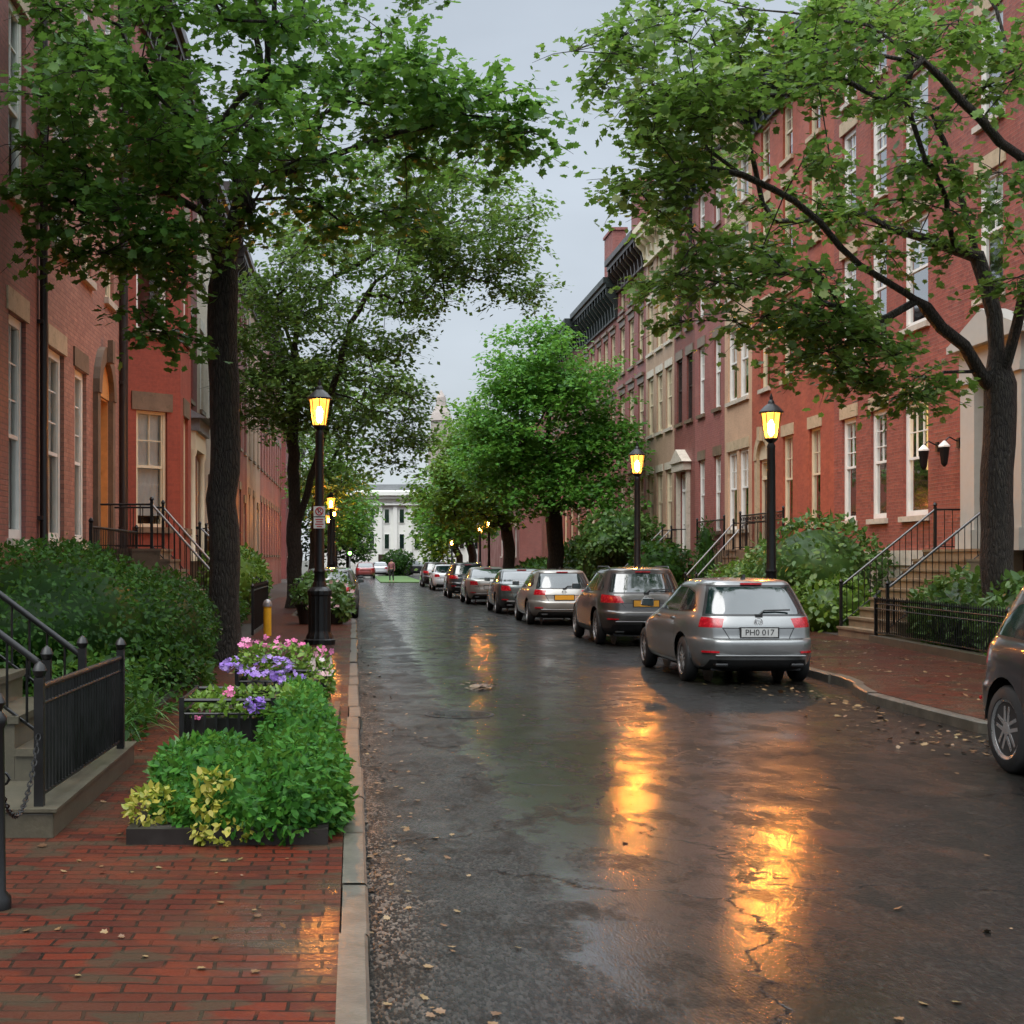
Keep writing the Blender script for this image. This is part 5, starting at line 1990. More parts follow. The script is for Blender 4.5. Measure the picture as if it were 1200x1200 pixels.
# ------------------------------------------------------------------ street lamps
def street_lamp(label, x, y, zg=.12, glass_z=4.15, s=1.0, seg=16, group="lit street lamps"):
    root = thing("street_lamp", label, "street lamp", (x, y, zg), 0, group)
    b = MB()
    b.lathe([(.30 * s, 0), (.30 * s, .09), (.265 * s, .11), (.25 * s, .18), (.222 * s, .22), (.215 * s, .28), (.215 * s, .92), (.235 * s, .95), (.235 * s, 1.02), (.20 * s, 1.06), (.14 * s, 1.10), (.115 * s, 1.2)], seg * 2, (0, 0, 0), flute=.06)
    b.build("base", MAT['iron'], root, smooth=30)
    b = MB()
    b.lathe([(.11 * s, 1.19), (.098 * s, 1.35), (.115 * s, 1.39), (.092 * s, 1.45), (.078 * s, glass_z - .42), (.085 * s, glass_z - .38), (.05 * s, glass_z - .30)], seg, (0, 0, 0))
    b.build("pole", MAT['iron'], root, smooth=40)
    b = MB()
    g0, g1 = glass_z - .22, glass_z + .27
    b.lathe([(.05, g0 - .10), (.10, g0 - .05), (.135, g0 - .02), (.135, g0)], 8, (0, 0, 0))
    for k in range(8):
        a = 2 * math.pi * k / 8
        b.tube([(.122 * math.cos(a), .122 * math.sin(a), g0 - .01), (.20 * math.cos(a), .20 * math.sin(a), g1)], .009, 5)
    b.build("lantern_frame", MAT['iron'], root)
    b = MB()
    b.lathe([(.112, g0 + .003), (.188, g1 - .003)], 8, (0, 0, 0))
    gl = b.build("lamp_glass", MAT['lampglass'], root)
    b = MB()
    b.lathe([(.02, g0 + .05), (.055, g0 + .10), (.06, g0 + .28), (.02, g0 + .36)], 8, (0, 0, 0))
    b.build("lamp_bulb", MAT['lampcore'], gl)
    b = MB()
    b.lathe([(.235, g1), (.24, g1 + .03), (.15, g1 + .13), (.07, g1 + .19), (.06, g1 + .24), (.03, g1 + .27), (.035, g1 + .31), (.004, g1 + .40)], 12, (0, 0, 0))
    b.build("lamp_cap", MAT['iron'], root, smooth=40)
    return root


street_lamp("tall black street lamp on the left pavement carrying the no parking sign", -.66, 27.0, glass_z=4.40)
street_lamp("brightest lit lamp, on the right behind the nearest silver car", 8.2, 27.8, glass_z=4.22)
street_lamp("lit lamp on the right between the tan house and the third car", 7.85, 39.2, glass_z=4.22)
street_lamp("lit lamp highest of the small group far down the left pavement", -1.08, 66, glass_z=4.2)
for lab, px, py, Y in (("small distant lit lamp just right of the highest far left lamp", 391.5, 601, 80), ("small distant lit lamp lowest in the far left group", 394, 614, 101),
                       ("small distant lit lamp leftmost of the far left group", 385, 609, 92)):
    X, _, Z = at(px, py, Y)
    street_lamp(lab, X, Y, 0 if X > -1 else .12, Z - .12, .9, 8)
for lab, px, py, Y in (("distant lit lamp beside the tree trunk, right one of a pair", 573, 614, 84), ("distant lit lamp under the trees, left one of a pair", 562.5, 620.5, 90),
                       ("farthest lit lamp on the right near the end of the street", 529.5, 634, 120)):
    X, _, Z = at(px, py, Y)
    street_lamp(lab, X, Y, .12 if Y < 99 else -.03, Z - .12, .9, 8)

# the parking sign on the left lamp
sg = thing("parking_sign", "small white no parking sign strapped to the left lamp pole", "sign", (-.66, 26.86, 2.55))
m = MB()
m.box(-.11, .11, 0, .008, .01, .20)
m.box(-.11, .11, 0, .008, -.22, -.01)
m.build("panel", MAT['signwhite'], sg)
m = MB()
m.tube([(.07 * math.cos(2 * math.pi * k / 18), -.003, .105 + .07 * math.sin(2 * math.pi * k / 18)) for k in range(19)], .011, 6)
m.tube([(-.05, -.004, .155), (.05, -.004, .055)], .010, 6)
m.build("prohibition_ring", MAT['signred'], sg)
cu = bpy.data.curves.new("sign_letter", 'FONT')
cu.body = "P"
cu.size = .13
cu.align_x = cu.align_y = 'CENTER'
cu.materials.append(MAT['signblack'])
to = bpy.data.objects.new("sign_letter", cu)
COL.objects.link(to)
to = text_mesh(to)
to.parent = sg
to.location = (0, -.002, .105)
to.rotation_euler = (R(90), 0, 0)
m = MB()
for k, w in enumerate((.075, .06, .08, .05)):
    m.box(-w, w, -.004, -.0005, -.06 - .045 * k, -.04 - .045 * k)
m.build("sign_print", MAT['signred'], sg)
m = MB()
for z in (.1, -.12):
    m.box(-.10, .10, .009, .05, z - .01, z + .01)
m.build("strap", MAT['greymetal'], sg)

# ------------------------------------------------------------------ cars
make_car("silver estate car with clear tail lamps, nearest of the right hand row", 'wagon', 'p_silver', (5.58, 21.65, 0), 0, 'platew', "PH0 017")
make_car("dark grey sport utility car with an orange plate and roof rails", 'suv', 'p_grey', (5.83, 30.4, 0), 0, 'platey', None)
make_car("pale silver estate car with an orange plate, third in the right row", 'wagon', 'p_beige', (5.52, 39.3, 0), 0, 'platey', None)
make_car("dark green grey saloon car, fourth in the right row", 'sedan', 'p_green', (5.42, 46.8, 0), 0, 'platew', None)
make_car("silver saloon car, fifth in the right row", 'sedan', 'p_beige', (5.22, 56.3, 0), 0, 'platew', None)
make_car("black sport utility car with teal windows, sixth in the right row", 'suv', 'p_black', (5.1, 65.2, 0), 0, 'platew', None)
make_car("small white looking saloon parked seventh in the right row", 'sedan', 'p_white', (5.2, 80, 0), 0, 'platew', None, detail=False)
make_car("tiny dark car parked eighth in the right row", 'suv', 'p_char', (5.1, 89.5, 0), 0, 'platew', None, detail=False)
make_car("charcoal sport utility car cut off by the right edge, facing the camera", 'suv', 'p_char', (6.2, 10.22, 0), R(180), 'platew', None)
make_car("silver grey estate car parked on the left behind the leafy tub", 'wagon', 'p_silver', (-.75, 43.4, 0), 0, 'platew', None)
make_car("dark car parked on the left ahead of the silver grey one", 'sedan', 'p_black', (-.72, 50.5, 0), 0, 'platew', None)
make_car("red car at the far end of the street, left side", 'sedan', 'p_red', (1.0, 128, 0), 0, 'platew', None, group="far traffic", detail=False)
make_car("white car at the far end of the street beyond the lawn", 'sedan', 'p_white', (2.6, 146.0, 0), 0, 'platew', None, group="far traffic", detail=False)
make_car("dark car crossing side on behind the far lawn", 'suv', 'p_black', (6.9, 150.0, 0), R(-90), 'platew', None, group="far traffic", detail=False)

# ------------------------------------------------------------------ steps, railings, fences
stoop("stoop", "buff sandstone steps with black rails up to the grey portico", 1, 10.3, 12.35, 12.97, 27.4, 30.1, 1.95, 9, MAT['steps'], rail_mat=MAT['wetiron'])
stoop("stoop", "steps up to the arched doorway of the salmon painted house", 1, 10.6, 12.2, 12.97, 43.95, 45.5, 2.05, 9, MAT['brownstone'], rail_mat=MAT['greymetal'])
stoop("stoop", "long railed steps up to the pale pedimented doorway", 1, 10.5, 12.3, 12.97, 54.8, 56.5, 2.05, 9, MAT['brownstone'], rail_mat=MAT['greymetal'])
stoop("stoop", "brown steps up to the arched orange door on the left", -1, -2.4, -3.9, -4.97, 27.2, 28.9, 1.95, 9, MAT['brownstone'], rail_mat=MAT['greymetal'])
stoop("stoop", "steps up to the grey roofed porch of the bay windowed house", -1, -2.4, -3.9, -4.97, 35.7, 37.3, 1.7, 8, MAT['brownstone'], rail_mat=MAT['greymetal'])
stoop("stoop", "steps of the maroon house behind the yellow topped hedge", -1, -3.3, -4.3, -4.97, 42.5, 44.0, 1.6, 7, MAT['brownstone'], rail_mat=MAT['greymetal'])
stoop("stoop", "dark stone steps with two black handrails at the near left edge", -1, -1.98, -4.0, -4.9, 9.3, 10.6, 1.99, 8, MAT['darkstep'], zg=.29, h=.52)

b = thing("stone_block", "mossy stone block under the black fence at the near left", "stone block", (-2.6, 9.8, .12))
m = MB()
m.box(-3.4, -1.755, 8.26, 11.3, .06, .27)
m.build("plinth", MAT['darkstep'], b, world=True, bevel=.015)
m = MB()
m.box(-3.4, -1.735, 8.24, 11.32, .272, .29)
m.build("cap", MAT['darkstep'], b, world=True)
f = thing("iron_fence", "short black iron fence standing on the mossy stone block", "fence", (-1.84, 8.4, .29), 0, "black iron fences")
iron_run(f, (-1.86, 8.36, .29), (-1.80, 10.9, .29), .70, .70, .085, .02, .011, .06, True, False, .10)
f = thing("iron_fence", "black spear topped fence along the right pavement in front of shrubs", "fence", (10.2, 28.0, .24), 0, "black iron fences")
iron_run(f, (10.22, 27.7, .26), (9.72, 21.0, .26), .62, .62, .11, .016, .011, .06, True, True, .10)
c = thing("coping_stone", "long wet coping stone under the right hand spear topped fence", "kerb stone", (10.0, 24.5, .12))
m = MB()
m.hexa([(10.12, 27.8, .10), (10.32, 27.8, .10), (9.82, 20.8, .10), (9.62, 20.8, .10), (10.12, 27.8, .255), (10.32, 27.8, .255), (9.82, 20.8, .255), (9.62, 20.8, .255)])
m.build("coping", MAT['darkstep'], c, world=True)
f = thing("iron_fence", "low black fence on the left between the steps and the yellow post", "fence", (-2.15, 30, .12), 0, "black iron fences")
iron_run(f, (-2.17, 30.2, .12), (-2.17, 35.3, .12), .95, .95, .13, .02, .010, .08, True, True)
f = thing("iron_fence", "black fence along the left pavement by the big dark hedge", "fence", (-2.3, 23, .12), 0, "black iron fences")
iron_run(f, (-2.3, 22.9, .12), (-2.3, 27.7, .12), .8, .8, .13, .02, .010, .08, True, True)
t = thing("area_railing", "black railing on the low wall below the two left white windows", "railing", (-4.2, 25.5, .12), 0, "terrace railings")
m = MB()
m.box(-4.4, -4.15, 22.9, 27.9, .1, 1.35)
m.build("low_wall", MAT['brownstone'], t, world=True)
iron_run(t, (-4.28, 23.0, 1.35), (-4.28, 27.8, 1.35), .92, .92, .16, .022, .009, .08)
t = thing("terrace_railing", "ornate black balcony railing in front of the salmon house", "railing", (12.0, 42, .12), 0, "terrace railings")
m = MB()
m.box(11.9, 12.965, 39.3, 43.9, .1, 2.03)
m.build("terrace_wall", MAT['brownstone'], t, world=True)
iron_run(t, (11.96, 39.4, 2.03), (11.96, 43.8, 2.03), 1.05, 1.05, .12, .022, .009, .08, True, False, .22)
sc = MB()
for k in range(26):
    y = 39.55 + k * .165
    sc.tube([(11.96, y + .055 * math.cos(a), 2.03 + .94 + .055 * math.sin(a)) for a in np.linspace(0, 2 * math.pi, 9)], .008, 4)
sc.build("scrollwork", MAT['iron'], t, world=True)
t = thing("terrace_railing", "plain black terrace railing below the peach house windows", "railing", (12.0, 48, .12), 0, "terrace railings")
m = MB()
m.box(11.9, 12.965, 45.6, 49.4, .1, 2.03)
m.build("terrace_wall", MAT['brownstone'], t, world=True)
iron_run(t, (11.96, 45.7, 2.03), (11.96, 49.3, 2.03), 1.0, 1.0, .14, .022, .009, .08)
# bollard and chain at the near left edge
p = thing("chain_post", "thick black iron post at the extreme left edge", "post", (-1.675, 6.6, .12))
m = MB()
m.lathe([(.075, 0), (.075, .05), (.05, .08), (.042, .84), (.055, .86), (.055, .89), (.03, .92), (.05, .96), (.03, 1.0), (.002, 1.02)], 14)
m.build("shaft", MAT['iron'], p, smooth=40)
m = MB()
m.tube([(.06 * math.cos(a), .03, .60 + .035 * math.sin(a)) for a in np.linspace(0, 6.28, 10)], .007, 5)
m.build("chain_ring", MAT['iron'], p)
ch = MB()
n = 34
for k in range(n):
    t0 = (k + .5) / n
    q0 = Vector((-1.675, 6.66, .70)).lerp(Vector((-1.86, 8.33, .72)), t0)
    q0.z -= .30 * 4 * t0 * (1 - t0)
    d = Vector((-.185, 1.67, .02 - .30 * 4 * (1 - 2 * t0))).normalized()
    s_ = Vector((1, 0, 0)) if k % 2 else Vector((0, 0, 1))
    s_ = (s_ - d * s_.dot(d)).normalized()
    ch.tube([q0 + d * .034 * math.cos(a) + s_ * .014 * math.sin(a) for a in np.linspace(0, 2 * math.pi, 9)], .0045, 4, cap=False)
tag(ch.build("chain", MAT['iron']), "sagging black chain between the left edge post and the fence", "chain")
# yellow post
p = thing("bollard", "short yellow post with a grey cap by the left railings", "bollard", (-1.84, 30.0, .12))
m = MB()
m.lathe([(.085, 0), (.085, .62)], 14)
m.build("shaft", MAT['yellow'], p, smooth=40)
m = MB()
m.lathe([(.10, .622), (.10, .68), (.075, .74), (.03, .77), (.002, .78)], 14)
m.build("cap", MAT['greymetal'], p, smooth=40)
# wall lanterns by the lit window
for lab, y in (("black wall lantern beside the lit window", 31.45), ("unlit wall lantern beside the portico column, nearer one", 30.35)):
    w = thing("wall_lantern", lab, "lantern", (12.97, y, 4.15), 0, "unlit wall lanterns")
    m = MB()
    m.tube([(0.03, 0, .1), (-.2, 0, .22), (-.3, 0, .12)], .016, 6)
    m.box(-.02, .02, -.06, .06, -.02, .2)
    m.build("bracket", MAT['iron'], w)
    m = MB()
    m.lathe([(.02, -.42), (.07, -.36), (.12, 0), (.02, .12)], 6, (-.3, 0, 0))
    m.build("lantern_body", MAT['iron'], w)
    m = MB()
    m.lathe([(.085, -.25), (.112, -.04)], 6, (-.3, 0, 0), )
    m.lathe([(.13, .0), (.13, .03), (.02, .14)], 6, (-.3, 0, 0))
    m.build("lantern_pane", MAT['white'], w)

# manhole
mh = thing("manhole_cover", "round iron manhole cover in the wet road", "manhole cover", (1.18, 15.9, 0))
m = MB()
m.lathe([(.395, 0.001), (.395, .006), (.365, .006), (.365, .003)], 40)
m.build("rim", MAT['iron'], mh)
m = MB()
m.lathe([(.35, 0.001), (.35, .005)], 40)
for k in range(-4, 5):
    w = math.sqrt(max(0, .30 ** 2 - (k * .065) ** 2))
    m.box(-w, w, k * .065 - .012, k * .065 + .012, .0052, .007)
m.build("lid", MAT['road'], mh)

# ------------------------------------------------------------------ far end of the street
lw = MB()
lw.box(1.95, 5.2, 103.8, 140, -.05, .06)
structure(lw.build("lawn", MAT['grass']))
hb = thing("white_hall", "white columned hall closing the end of the street", "building", (7, 170, 0))
FrH, LH = frame_fn((-4, 170), (20, 170), 1)
FrH = lambda u, d, z: (-4 + u, 170 - d, z)
m = MB()
m.box(-4, 20, 170, 185, -.06, 10.0)
m.build("wall", MAT['whitewall'], hb, world=True)
m = MB()
m.fbox(FrH, -.3, 24.3, -.05, .7, 9.0, 9.35)
m.fbox(FrH, -.5, 24.5, -.05, 1.0, 9.352, 9.8)
m.fbox(FrH, -.2, 24.2, -.05, .5, 8.2, 8.4)
m.build("cornice", MAT['whitewall'], hb, world=True)
m = MB()
m.box(-3.5, 19.5, 170.6, 184, 10.002, 10.75)
m.build("roof", MAT['slate'], hb, world=True)
for k in range(13):
    u = .85 + 1.8 * k
    m = MB()
    m.fbox(FrH, u + .62, u + 1.12, .003, .25, .4, 8.2)
    m.build("pilaster", MAT['whitewall'], hb, world=True)
    for z0, z1 in ((2.9, 4.8), (6.0, 7.8)):
        m = MB()
        m.fbox(FrH, u - .12 - .33, u - .12 + .33, .003, .08, z0, z1)
        w = m.build("window", MAT['whitewall'], hb, world=True)
        m = MB()
        m.fbox(FrH, u - .12 - .26, u - .12 + .26, .082, .09, z0 + .08, z1 - .08)
        m.build("pane", MAT['carglass'], w, world=True)
m = MB()
m.fbox(FrH, 6.9, 7.9, .003, .3, -.05, 2.3)
m.build("door", MAT['doordark'], hb, world=True)
X, _, Z = at(517, 452, 300)
sp = thing("church_steeple", "pinkish stone steeple rising far behind the trees", "steeple", (X, 300, 0))
m = MB()
m.box(-2.6, 2.6, -2.6, 2.6, -.05, 26.5)
m.build("tower", MAT['steeple'], sp)
m = MB()
m.box(-3, 3, -3, 3, 26.502, 27.3)
m.lathe([(2.3, 27.302), (2.2, 31.0)], 8)
m.build("belfry", MAT['steeple'], sp)
m = MB()
m.lathe([(2.5, 31.002), (2.0, 32.6), (1.2, 34.2), (1.0, 36.0), (.05, 37.6)], 8)
m.build("spire", MAT['steeple'], sp)
X, _, Z = at(410, 647, 112)
ts = thing("traffic_signal", "green traffic light at the far end of the left pavement", "traffic light", (X, 112, 0))
m = MB()
m.tube([(0, 0, -.05), (0, 0, 2.1)], .06, 8)
m.build("pole", MAT['greymetal'], ts)
m = MB()
m.box(-.2, .2, -.1, .15, 1.95, 3.05)
m.build("housing", MAT['iron'], ts)
for k, mm in enumerate(('green_lens', 'trim', 'trim')):
    m = MB()
    m.lathe([(.15, 0), (.14, .02), (.02, .04)], 12)
    o = m.build("lens", MAT[mm], ts)
    o.rotation_euler = (R(90), 0, 0)
    o.location = (0, -.103, 2.2 + .32 * k)


def person(label, x, y, z, top, h=1.68, face=0.0):
    """standing figure: one skinned body, clothes and hair as children"""
    root = thing("person", label, "person", (x, y, z), face)
    J = [(0, 0, .93, .13), (0, 0, 1.12, .125), (0, 0, 1.32, .15), (0, .0, 1.46, .06), (0, .01, 1.60, .095),
         (.18, 0, 1.40, .055), (.25, .02, 1.13, .042), (.24, .12, .90, .035), (.24, .15, .80, .035),
         (-.18, 0, 1.40, .055), (-.25, .0, 1.13, .042), (-.25, .06, .90, .035), (-.25, .08, .80, .035),
         (.10, 0, .86, .09), (.11, .06, .48, .06), (.11, .02, .09, .045), (.12, .14, .04, .04),
         (-.10, 0, .86, .09), (-.11, -.04, .48, .06), (-.11, -.12, .09, .045), (-.12, 0.0, .04, .04)]
    E = [(0, 1), (1, 2), (2, 3), (3, 4), (2, 5), (5, 6), (6, 7), (7, 8), (2, 9), (9, 10), (10, 11), (11, 12), (0, 13), (13, 14), (14, 15), (15, 16), (0, 17), (17, 18), (18, 19), (19, 20)]
    def skin(name, idx, edges, grow, mat):
        mp = {j: k for k, j in enumerate(idx)}
        me = bpy.data.meshes.new(name)
        me.from_pydata([J[j][:3] for j in idx], [(mp[a], mp[b]) for a, b in edges], [])
        me.materials.append(mat)
        o = bpy.data.objects.new(name, me)
        COL.objects.link(o)
        md = o.modifiers.new("skin", 'SKIN')
        if not me.skin_vertices:
            bm = bmesh.new()
            bm.from_mesh(me)
            bm.verts.layers.skin.verify()
            bm.to_mesh(me)
            bm.free()
        for k, j in enumerate(idx):
            me.skin_vertices[0].data[k].radius = (J[j][3] + grow, (J[j][3] + grow) * .85)
        me.skin_vertices[0].data[0].use_root = True
        sb = o.modifiers.new("sub", 'SUBSURF')
        sb.levels = sb.render_levels = 1
        o.parent = root
        return o
    skin("body", list(range(len(J))), E, 0, MAT['skin'])
    skin("jacket", [0, 1, 2, 5, 6, 7, 9, 10, 11], [(0, 1), (1, 2), (2, 5), (5, 6), (6, 7), (2, 9), (9, 10), (10, 11)], .022, top)
    skin("trousers", [0, 13, 14, 15, 17, 18, 19], [(0, 13), (13, 14), (14, 15), (0, 17), (17, 18), (18, 19)], .018, MAT['cloth_dark'])
    m = MB()
    m.lathe([(.03, 1.50), (.105, 1.57), (.112, 1.64), (.08, 1.70), (.01, 1.725)], 12, (0, -.015, 0))
    m.build("hair", MAT['hair'], root, smooth=60)
    root.scale = (h / 1.70,) * 3
    return root


person("person in a pinkish top and dark trousers walking by the far lawn", 2.75, 104.2, .06, MAT['cloth_red'], face=R(160))
# ------------------------------------------------------------------ trees
left_ok = lambda p: p[0] < -4.72
right_ok = lambda p: p[0] > 12.7
A_ = at
FULL = 1.0
grow_tree("maple_tree", "big near left maple with a dark trunk beside the rounded hedge", (-2.0, 22, .12),
          [[(-2.0, 22, .02), A_(262, 620, 22), A_(264, 450, 22), A_(266, 300, 22)],
           [A_(266, 300, 22), A_(283, 235, 21.8), A_(300, 160, 21.5), A_(314, 60, 21), A_(330, -60, 21)],
           [A_(266, 300, 22), A_(250, 255, 21.9), A_(225, 205, 21.5), A_(180, 125, 21), A_(140, 30, 20.5)],
           [A_(290, 210, 21.7), A_(330, 205, 21.2), A_(365, 192, 21), A_(430, 168, 20.8), A_(500, 150, 20.5), A_(575, 110, 20.3)],
           [A_(262, 330, 22), A_(240, 250, 21.3), A_(195, 225, 20.6), A_(120, 224, 20), A_(55, 190, 19.5)]],
          [((-2.1, 21, 9.3), (2.7, 3.6, 1.9), 60), ((-3.4, 19.8, 7.7), (1.4, 3.0, .8), 28), ((.9, 20.8, 8.4), (1.4, 2.2, .7), 17),
           (A_(190, 290, 20.5), (.9, 1.2, .5), 10), (A_(185, 375, 20.3), (.30, .5, .28), 3), (A_(110, 250, 19.5), (.9, 1.2, .5), 12), ((-1, 22, 12.4), (3.6, 4.0, 1.8), 26), ((-.6, 21.2, 7.1), (1.5, 2.2, .6), 13),
           (A_(270, 150, 19), (1.5, 1.4, .6), 9), (A_(610, 150, 20.3), (.45, .7, .3), 5), (A_(540, 130, 20.4), (.7, .9, .45), 8)],
          .235, .135, MAT['maple'], T_MAPLE, 126, (.60, .15), avoid=left_ok)
grow_tree("maple_tree", "second left street tree with fine leaves behind the lamp", (-2.0, 47, .12),
          [[(-2.0, 47, .02), A_(345, 600, 47), A_(344, 500, 47), A_(345, 420, 47)],
           [A_(345, 420, 47), A_(350, 370, 47), A_(380, 300, 46.5), A_(400, 200, 46)],
           [A_(345, 420, 47), A_(335, 385, 47), A_(325, 320, 47), A_(310, 220, 47)],
           [A_(347, 620, 47), A_(370, 545, 46.5), A_(388, 460, 46), A_(410, 380, 45.5), A_(440, 330, 45)],
           [A_(345, 510, 47), A_(320, 460, 46.8), A_(295, 400, 46)]],
          [((.2, 46, 11), (3.2, 3.8, 3.2), 112), ((3.8, 46, 12.6), (2.2, 3, 1.9), 52), ((-.2, 46, 7.2), (2.5, 3, 1.8), 64), ((-2.8, 46.2, 8.4), (1.5, 3, 2.8), 62),
           ((2.0, 46, 15.2), (2.8, 3.2, 1.8), 34), (A_(612, 340, 45.5), (.8, 1, .35), 7), (A_(525, 300, 45.5), (1.6, 1.6, .9), 18), (A_(470, 520, 46), (.9, 1.4, .8), 10)],
          .25, .19, MAT['maple2'], T_DIA, 105, (.85, .22), avoid=left_ok)
grow_tree("maple_tree", "third left street tree, its crown over the far lamps", (-2.0, 68, .12),
          [[(-2.0, 68, .02), (-1.95, 68, 3.0), (-1.8, 68, 5.0)], [(-1.8, 68, 5), (-.8, 68, 7), (.2, 68, 9)], [(-1.8, 68, 5), (-2.8, 68, 7.5)]],
          [((-1.0, 67.5, 6.0), (1.6, 3, 2.6), 50), ((-1.8, 68, 8.5), (2.2, 3, 3), 40), ((.6, 68, 10), (2.0, 3, 1.8), 26)],
          .2, .26, MAT['maple2'], T_DIA, 60, (.85, .32), avoid=left_ok)
grow_tree("maple_tree", "last left street tree beside the traffic light", (-1.5, 98, .12),
          [[(-1.5, 98, .02), (-1.5, 98, 3.0), (-1.2, 98, 5.0)], [(-1.2, 98, 5), (-.2, 98, 7.5)]],
          [((-.6, 98, 5.0), (1.8, 2.6, 2.8), 52), ((-2.2, 98, 7.5), (2, 3, 3), 34)],
          .18, .32, MAT['linden'], T_DIA, 60, (.9, .34), avoid=left_ok)
grow_tree("maple_tree", "near right maple with a dark forked trunk before the portico", (11, 24, .12),
          [[(11.0, 24, .02), A_(1168, 620, 24), A_(1170, 520, 24), A_(1172, 450, 24)],
           [A_(1165, 460, 24), A_(1130, 405, 23.7), A_(1085, 360, 23.3), A_(1030, 325, 22.9), A_(985, 290, 22.5), A_(930, 235, 22), A_(870, 205, 21.6), A_(800, 190, 21.2)],
           [A_(1172, 450, 24), A_(1165, 370, 24), A_(1145, 300, 24), A_(1122, 215, 23.8), A_(1090, 130, 23.5)],
           [A_(1172, 450, 24), A_(1192, 380, 23.6), A_(1225, 290, 22.5), A_(1215, 205, 21.2), A_(1150, 140, 20.4), A_(1080, 70, 19.8), A_(1020, 30, 19.5), A_(930, 15, 19.2), A_(840, 0, 19)],
           [A_(1075, 352, 23.2), A_(1040, 372, 23), A_(1000, 385, 22.9), A_(950, 388, 22.8)],
           [A_(1145, 300, 24), A_(1100, 285, 23.6), A_(1050, 270, 23.2), A_(1010, 262, 23)]],
          [((7.2, 22, 8.2), (3.0, 3.3, 1.8), 44), (A_(780, 60, 21), (1.4, 2.2, .8), 22), ((9.6, 22, 9.0), (2.2, 2.8, 2.0), 18), (A_(850, 320, 22), (1.6, 2.0, .8), 22),
           (A_(930, 390, 22.8), (1.2, 1.6, .55), 15), (A_(1065, 450, 23.3), (.55, .8, .35), 6), (A_(1000, 420, 23), (.8, 1, .5), 9), ((8.5, 23, 12), (4.0, 4.0, 1.7), 22), (A_(765, 215, 20.8), (.55, .9, .35), 6),
           (A_(812, 150, 20.5), (1.0, 1.4, .6), 11), (A_(1180, 300, 22.5), (.9, 1.3, .6), 6), (A_(880, 60, 19.5), (2, 1.5, .8), 14), (A_(1130, 200, 21), (1.0, 1.2, .6), 6)],
          .262, .135, MAT['maple2'], T_MAPLE, 100, (.60, .15), avoid=right_ok)
grow_tree("linden_tree", "dense bright green tree with a thick trunk halfway along the right", (9.0, 63, .12),
          [[(9.0, 63, .02), (9.0, 63, 2.0), (8.9, 63, 3.6)], [(8.9, 63, 3.6), (8.7, 63, 6.5), (8.6, 63, 10.5)], [(8.9, 63, 3.6), (10.2, 63, 6), (11, 63, 7.5)], [(8.9, 63, 3.6), (7.5, 63, 6), (6.8, 62.5, 7.5)]],
          [((8.5, 62.3, 7.6), (3.2, 3.4, 3.0), 110), ((8.2, 62.3, 10.6), (1.9, 2.2, 1.7), 36), ((6.3, 62.2, 6.2), (2.0, 2.6, 1.6), 34), ((10.9, 62, 6.3), (1.9, 2.6, 1.8), 34), ((6.9, 61.8, 9.3), (1.3, 1.8, 1.1), 14), ((10.3, 62, 9.2), (1.5, 2.0, 1.3), 18), ((9.0, 61.3, 4.5), (3.2, 2.2, .7), 26), ((5.6, 62, 7.8), (.9, 1.4, .7), 8)],
          .36, .24, MAT['linden'], T_DIA, 120, (.95, .24), avoid=right_ok)
grow_tree("linden_tree", "yellow green tree behind the dense bright green one", (9.0, 82, .12),
          [[(9.0, 82, .02), (9.0, 82, 2.2), (8.8, 82, 3.6)], [(8.8, 82, 3.6), (7.8, 82, 6), (7, 82, 9)]],
          [((7.0, 81.5, 6.6), (2.4, 3.2, 3.2), 66), ((6.4, 81.5, 9.6), (1.3, 2, 1.5), 16), ((8.8, 81.5, 6.6), (2.2, 3, 3.2), 36), ((5.0, 81.5, 5.4), (1.3, 2, 1.2), 14)],
          .34, .30, MAT['limeleaf'], T_DIA, 100, (1.05, .28), avoid=right_ok)
grow_tree("linden_tree", "green tree third along the right with low hanging branches", (8.3, 99, .12),
          [[(8.3, 99, .02), (8.3, 99, 2.0), (8.0, 99, 3.4)], [(8.0, 99, 3.4), (6.6, 99, 6), (6, 99, 8)]],
          [((6.6, 98, 5.4), (1.6, 3, 2.9), 70), ((8.2, 98, 6.2), (2.0, 3, 3.6), 60)],
          .3, .38, MAT['linden'], T_DIA, 64, (.9, .36))
grow_tree("linden_tree", "last tree on the right, its branches against the white hall", (9.5, 125, -.06),
          [[(9.5, 125, -.16), (9.3, 125, 2.0), (8.6, 125, 3.5)], [(8.6, 125, 3.5), (6.5, 125, 6.5)]],
          [((7.4, 125, 5.2), (1.9, 3, 3.6), 66), ((9.4, 125, 7), (2.6, 3, 4), 60)],
          .3, .45, MAT['limeleaf'], T_DIA, 60, (1.0, .4))
grow_tree("linden_tree", "dark round tree in front of the white hall on its left", (-.6, 150, -.06),
          [[(-.6, 150, -.16), (-.6, 150, 2.0), (-.4, 150, 3.5)]],
          [((-.4, 150, 4.2), (2.0, 3, 3.0), 50), ((-3.0, 150, 6), (3, 3, 4.5), 50)],
          .25, .5, MAT['hedge'], T_DIA, 60, (1.1, .42))

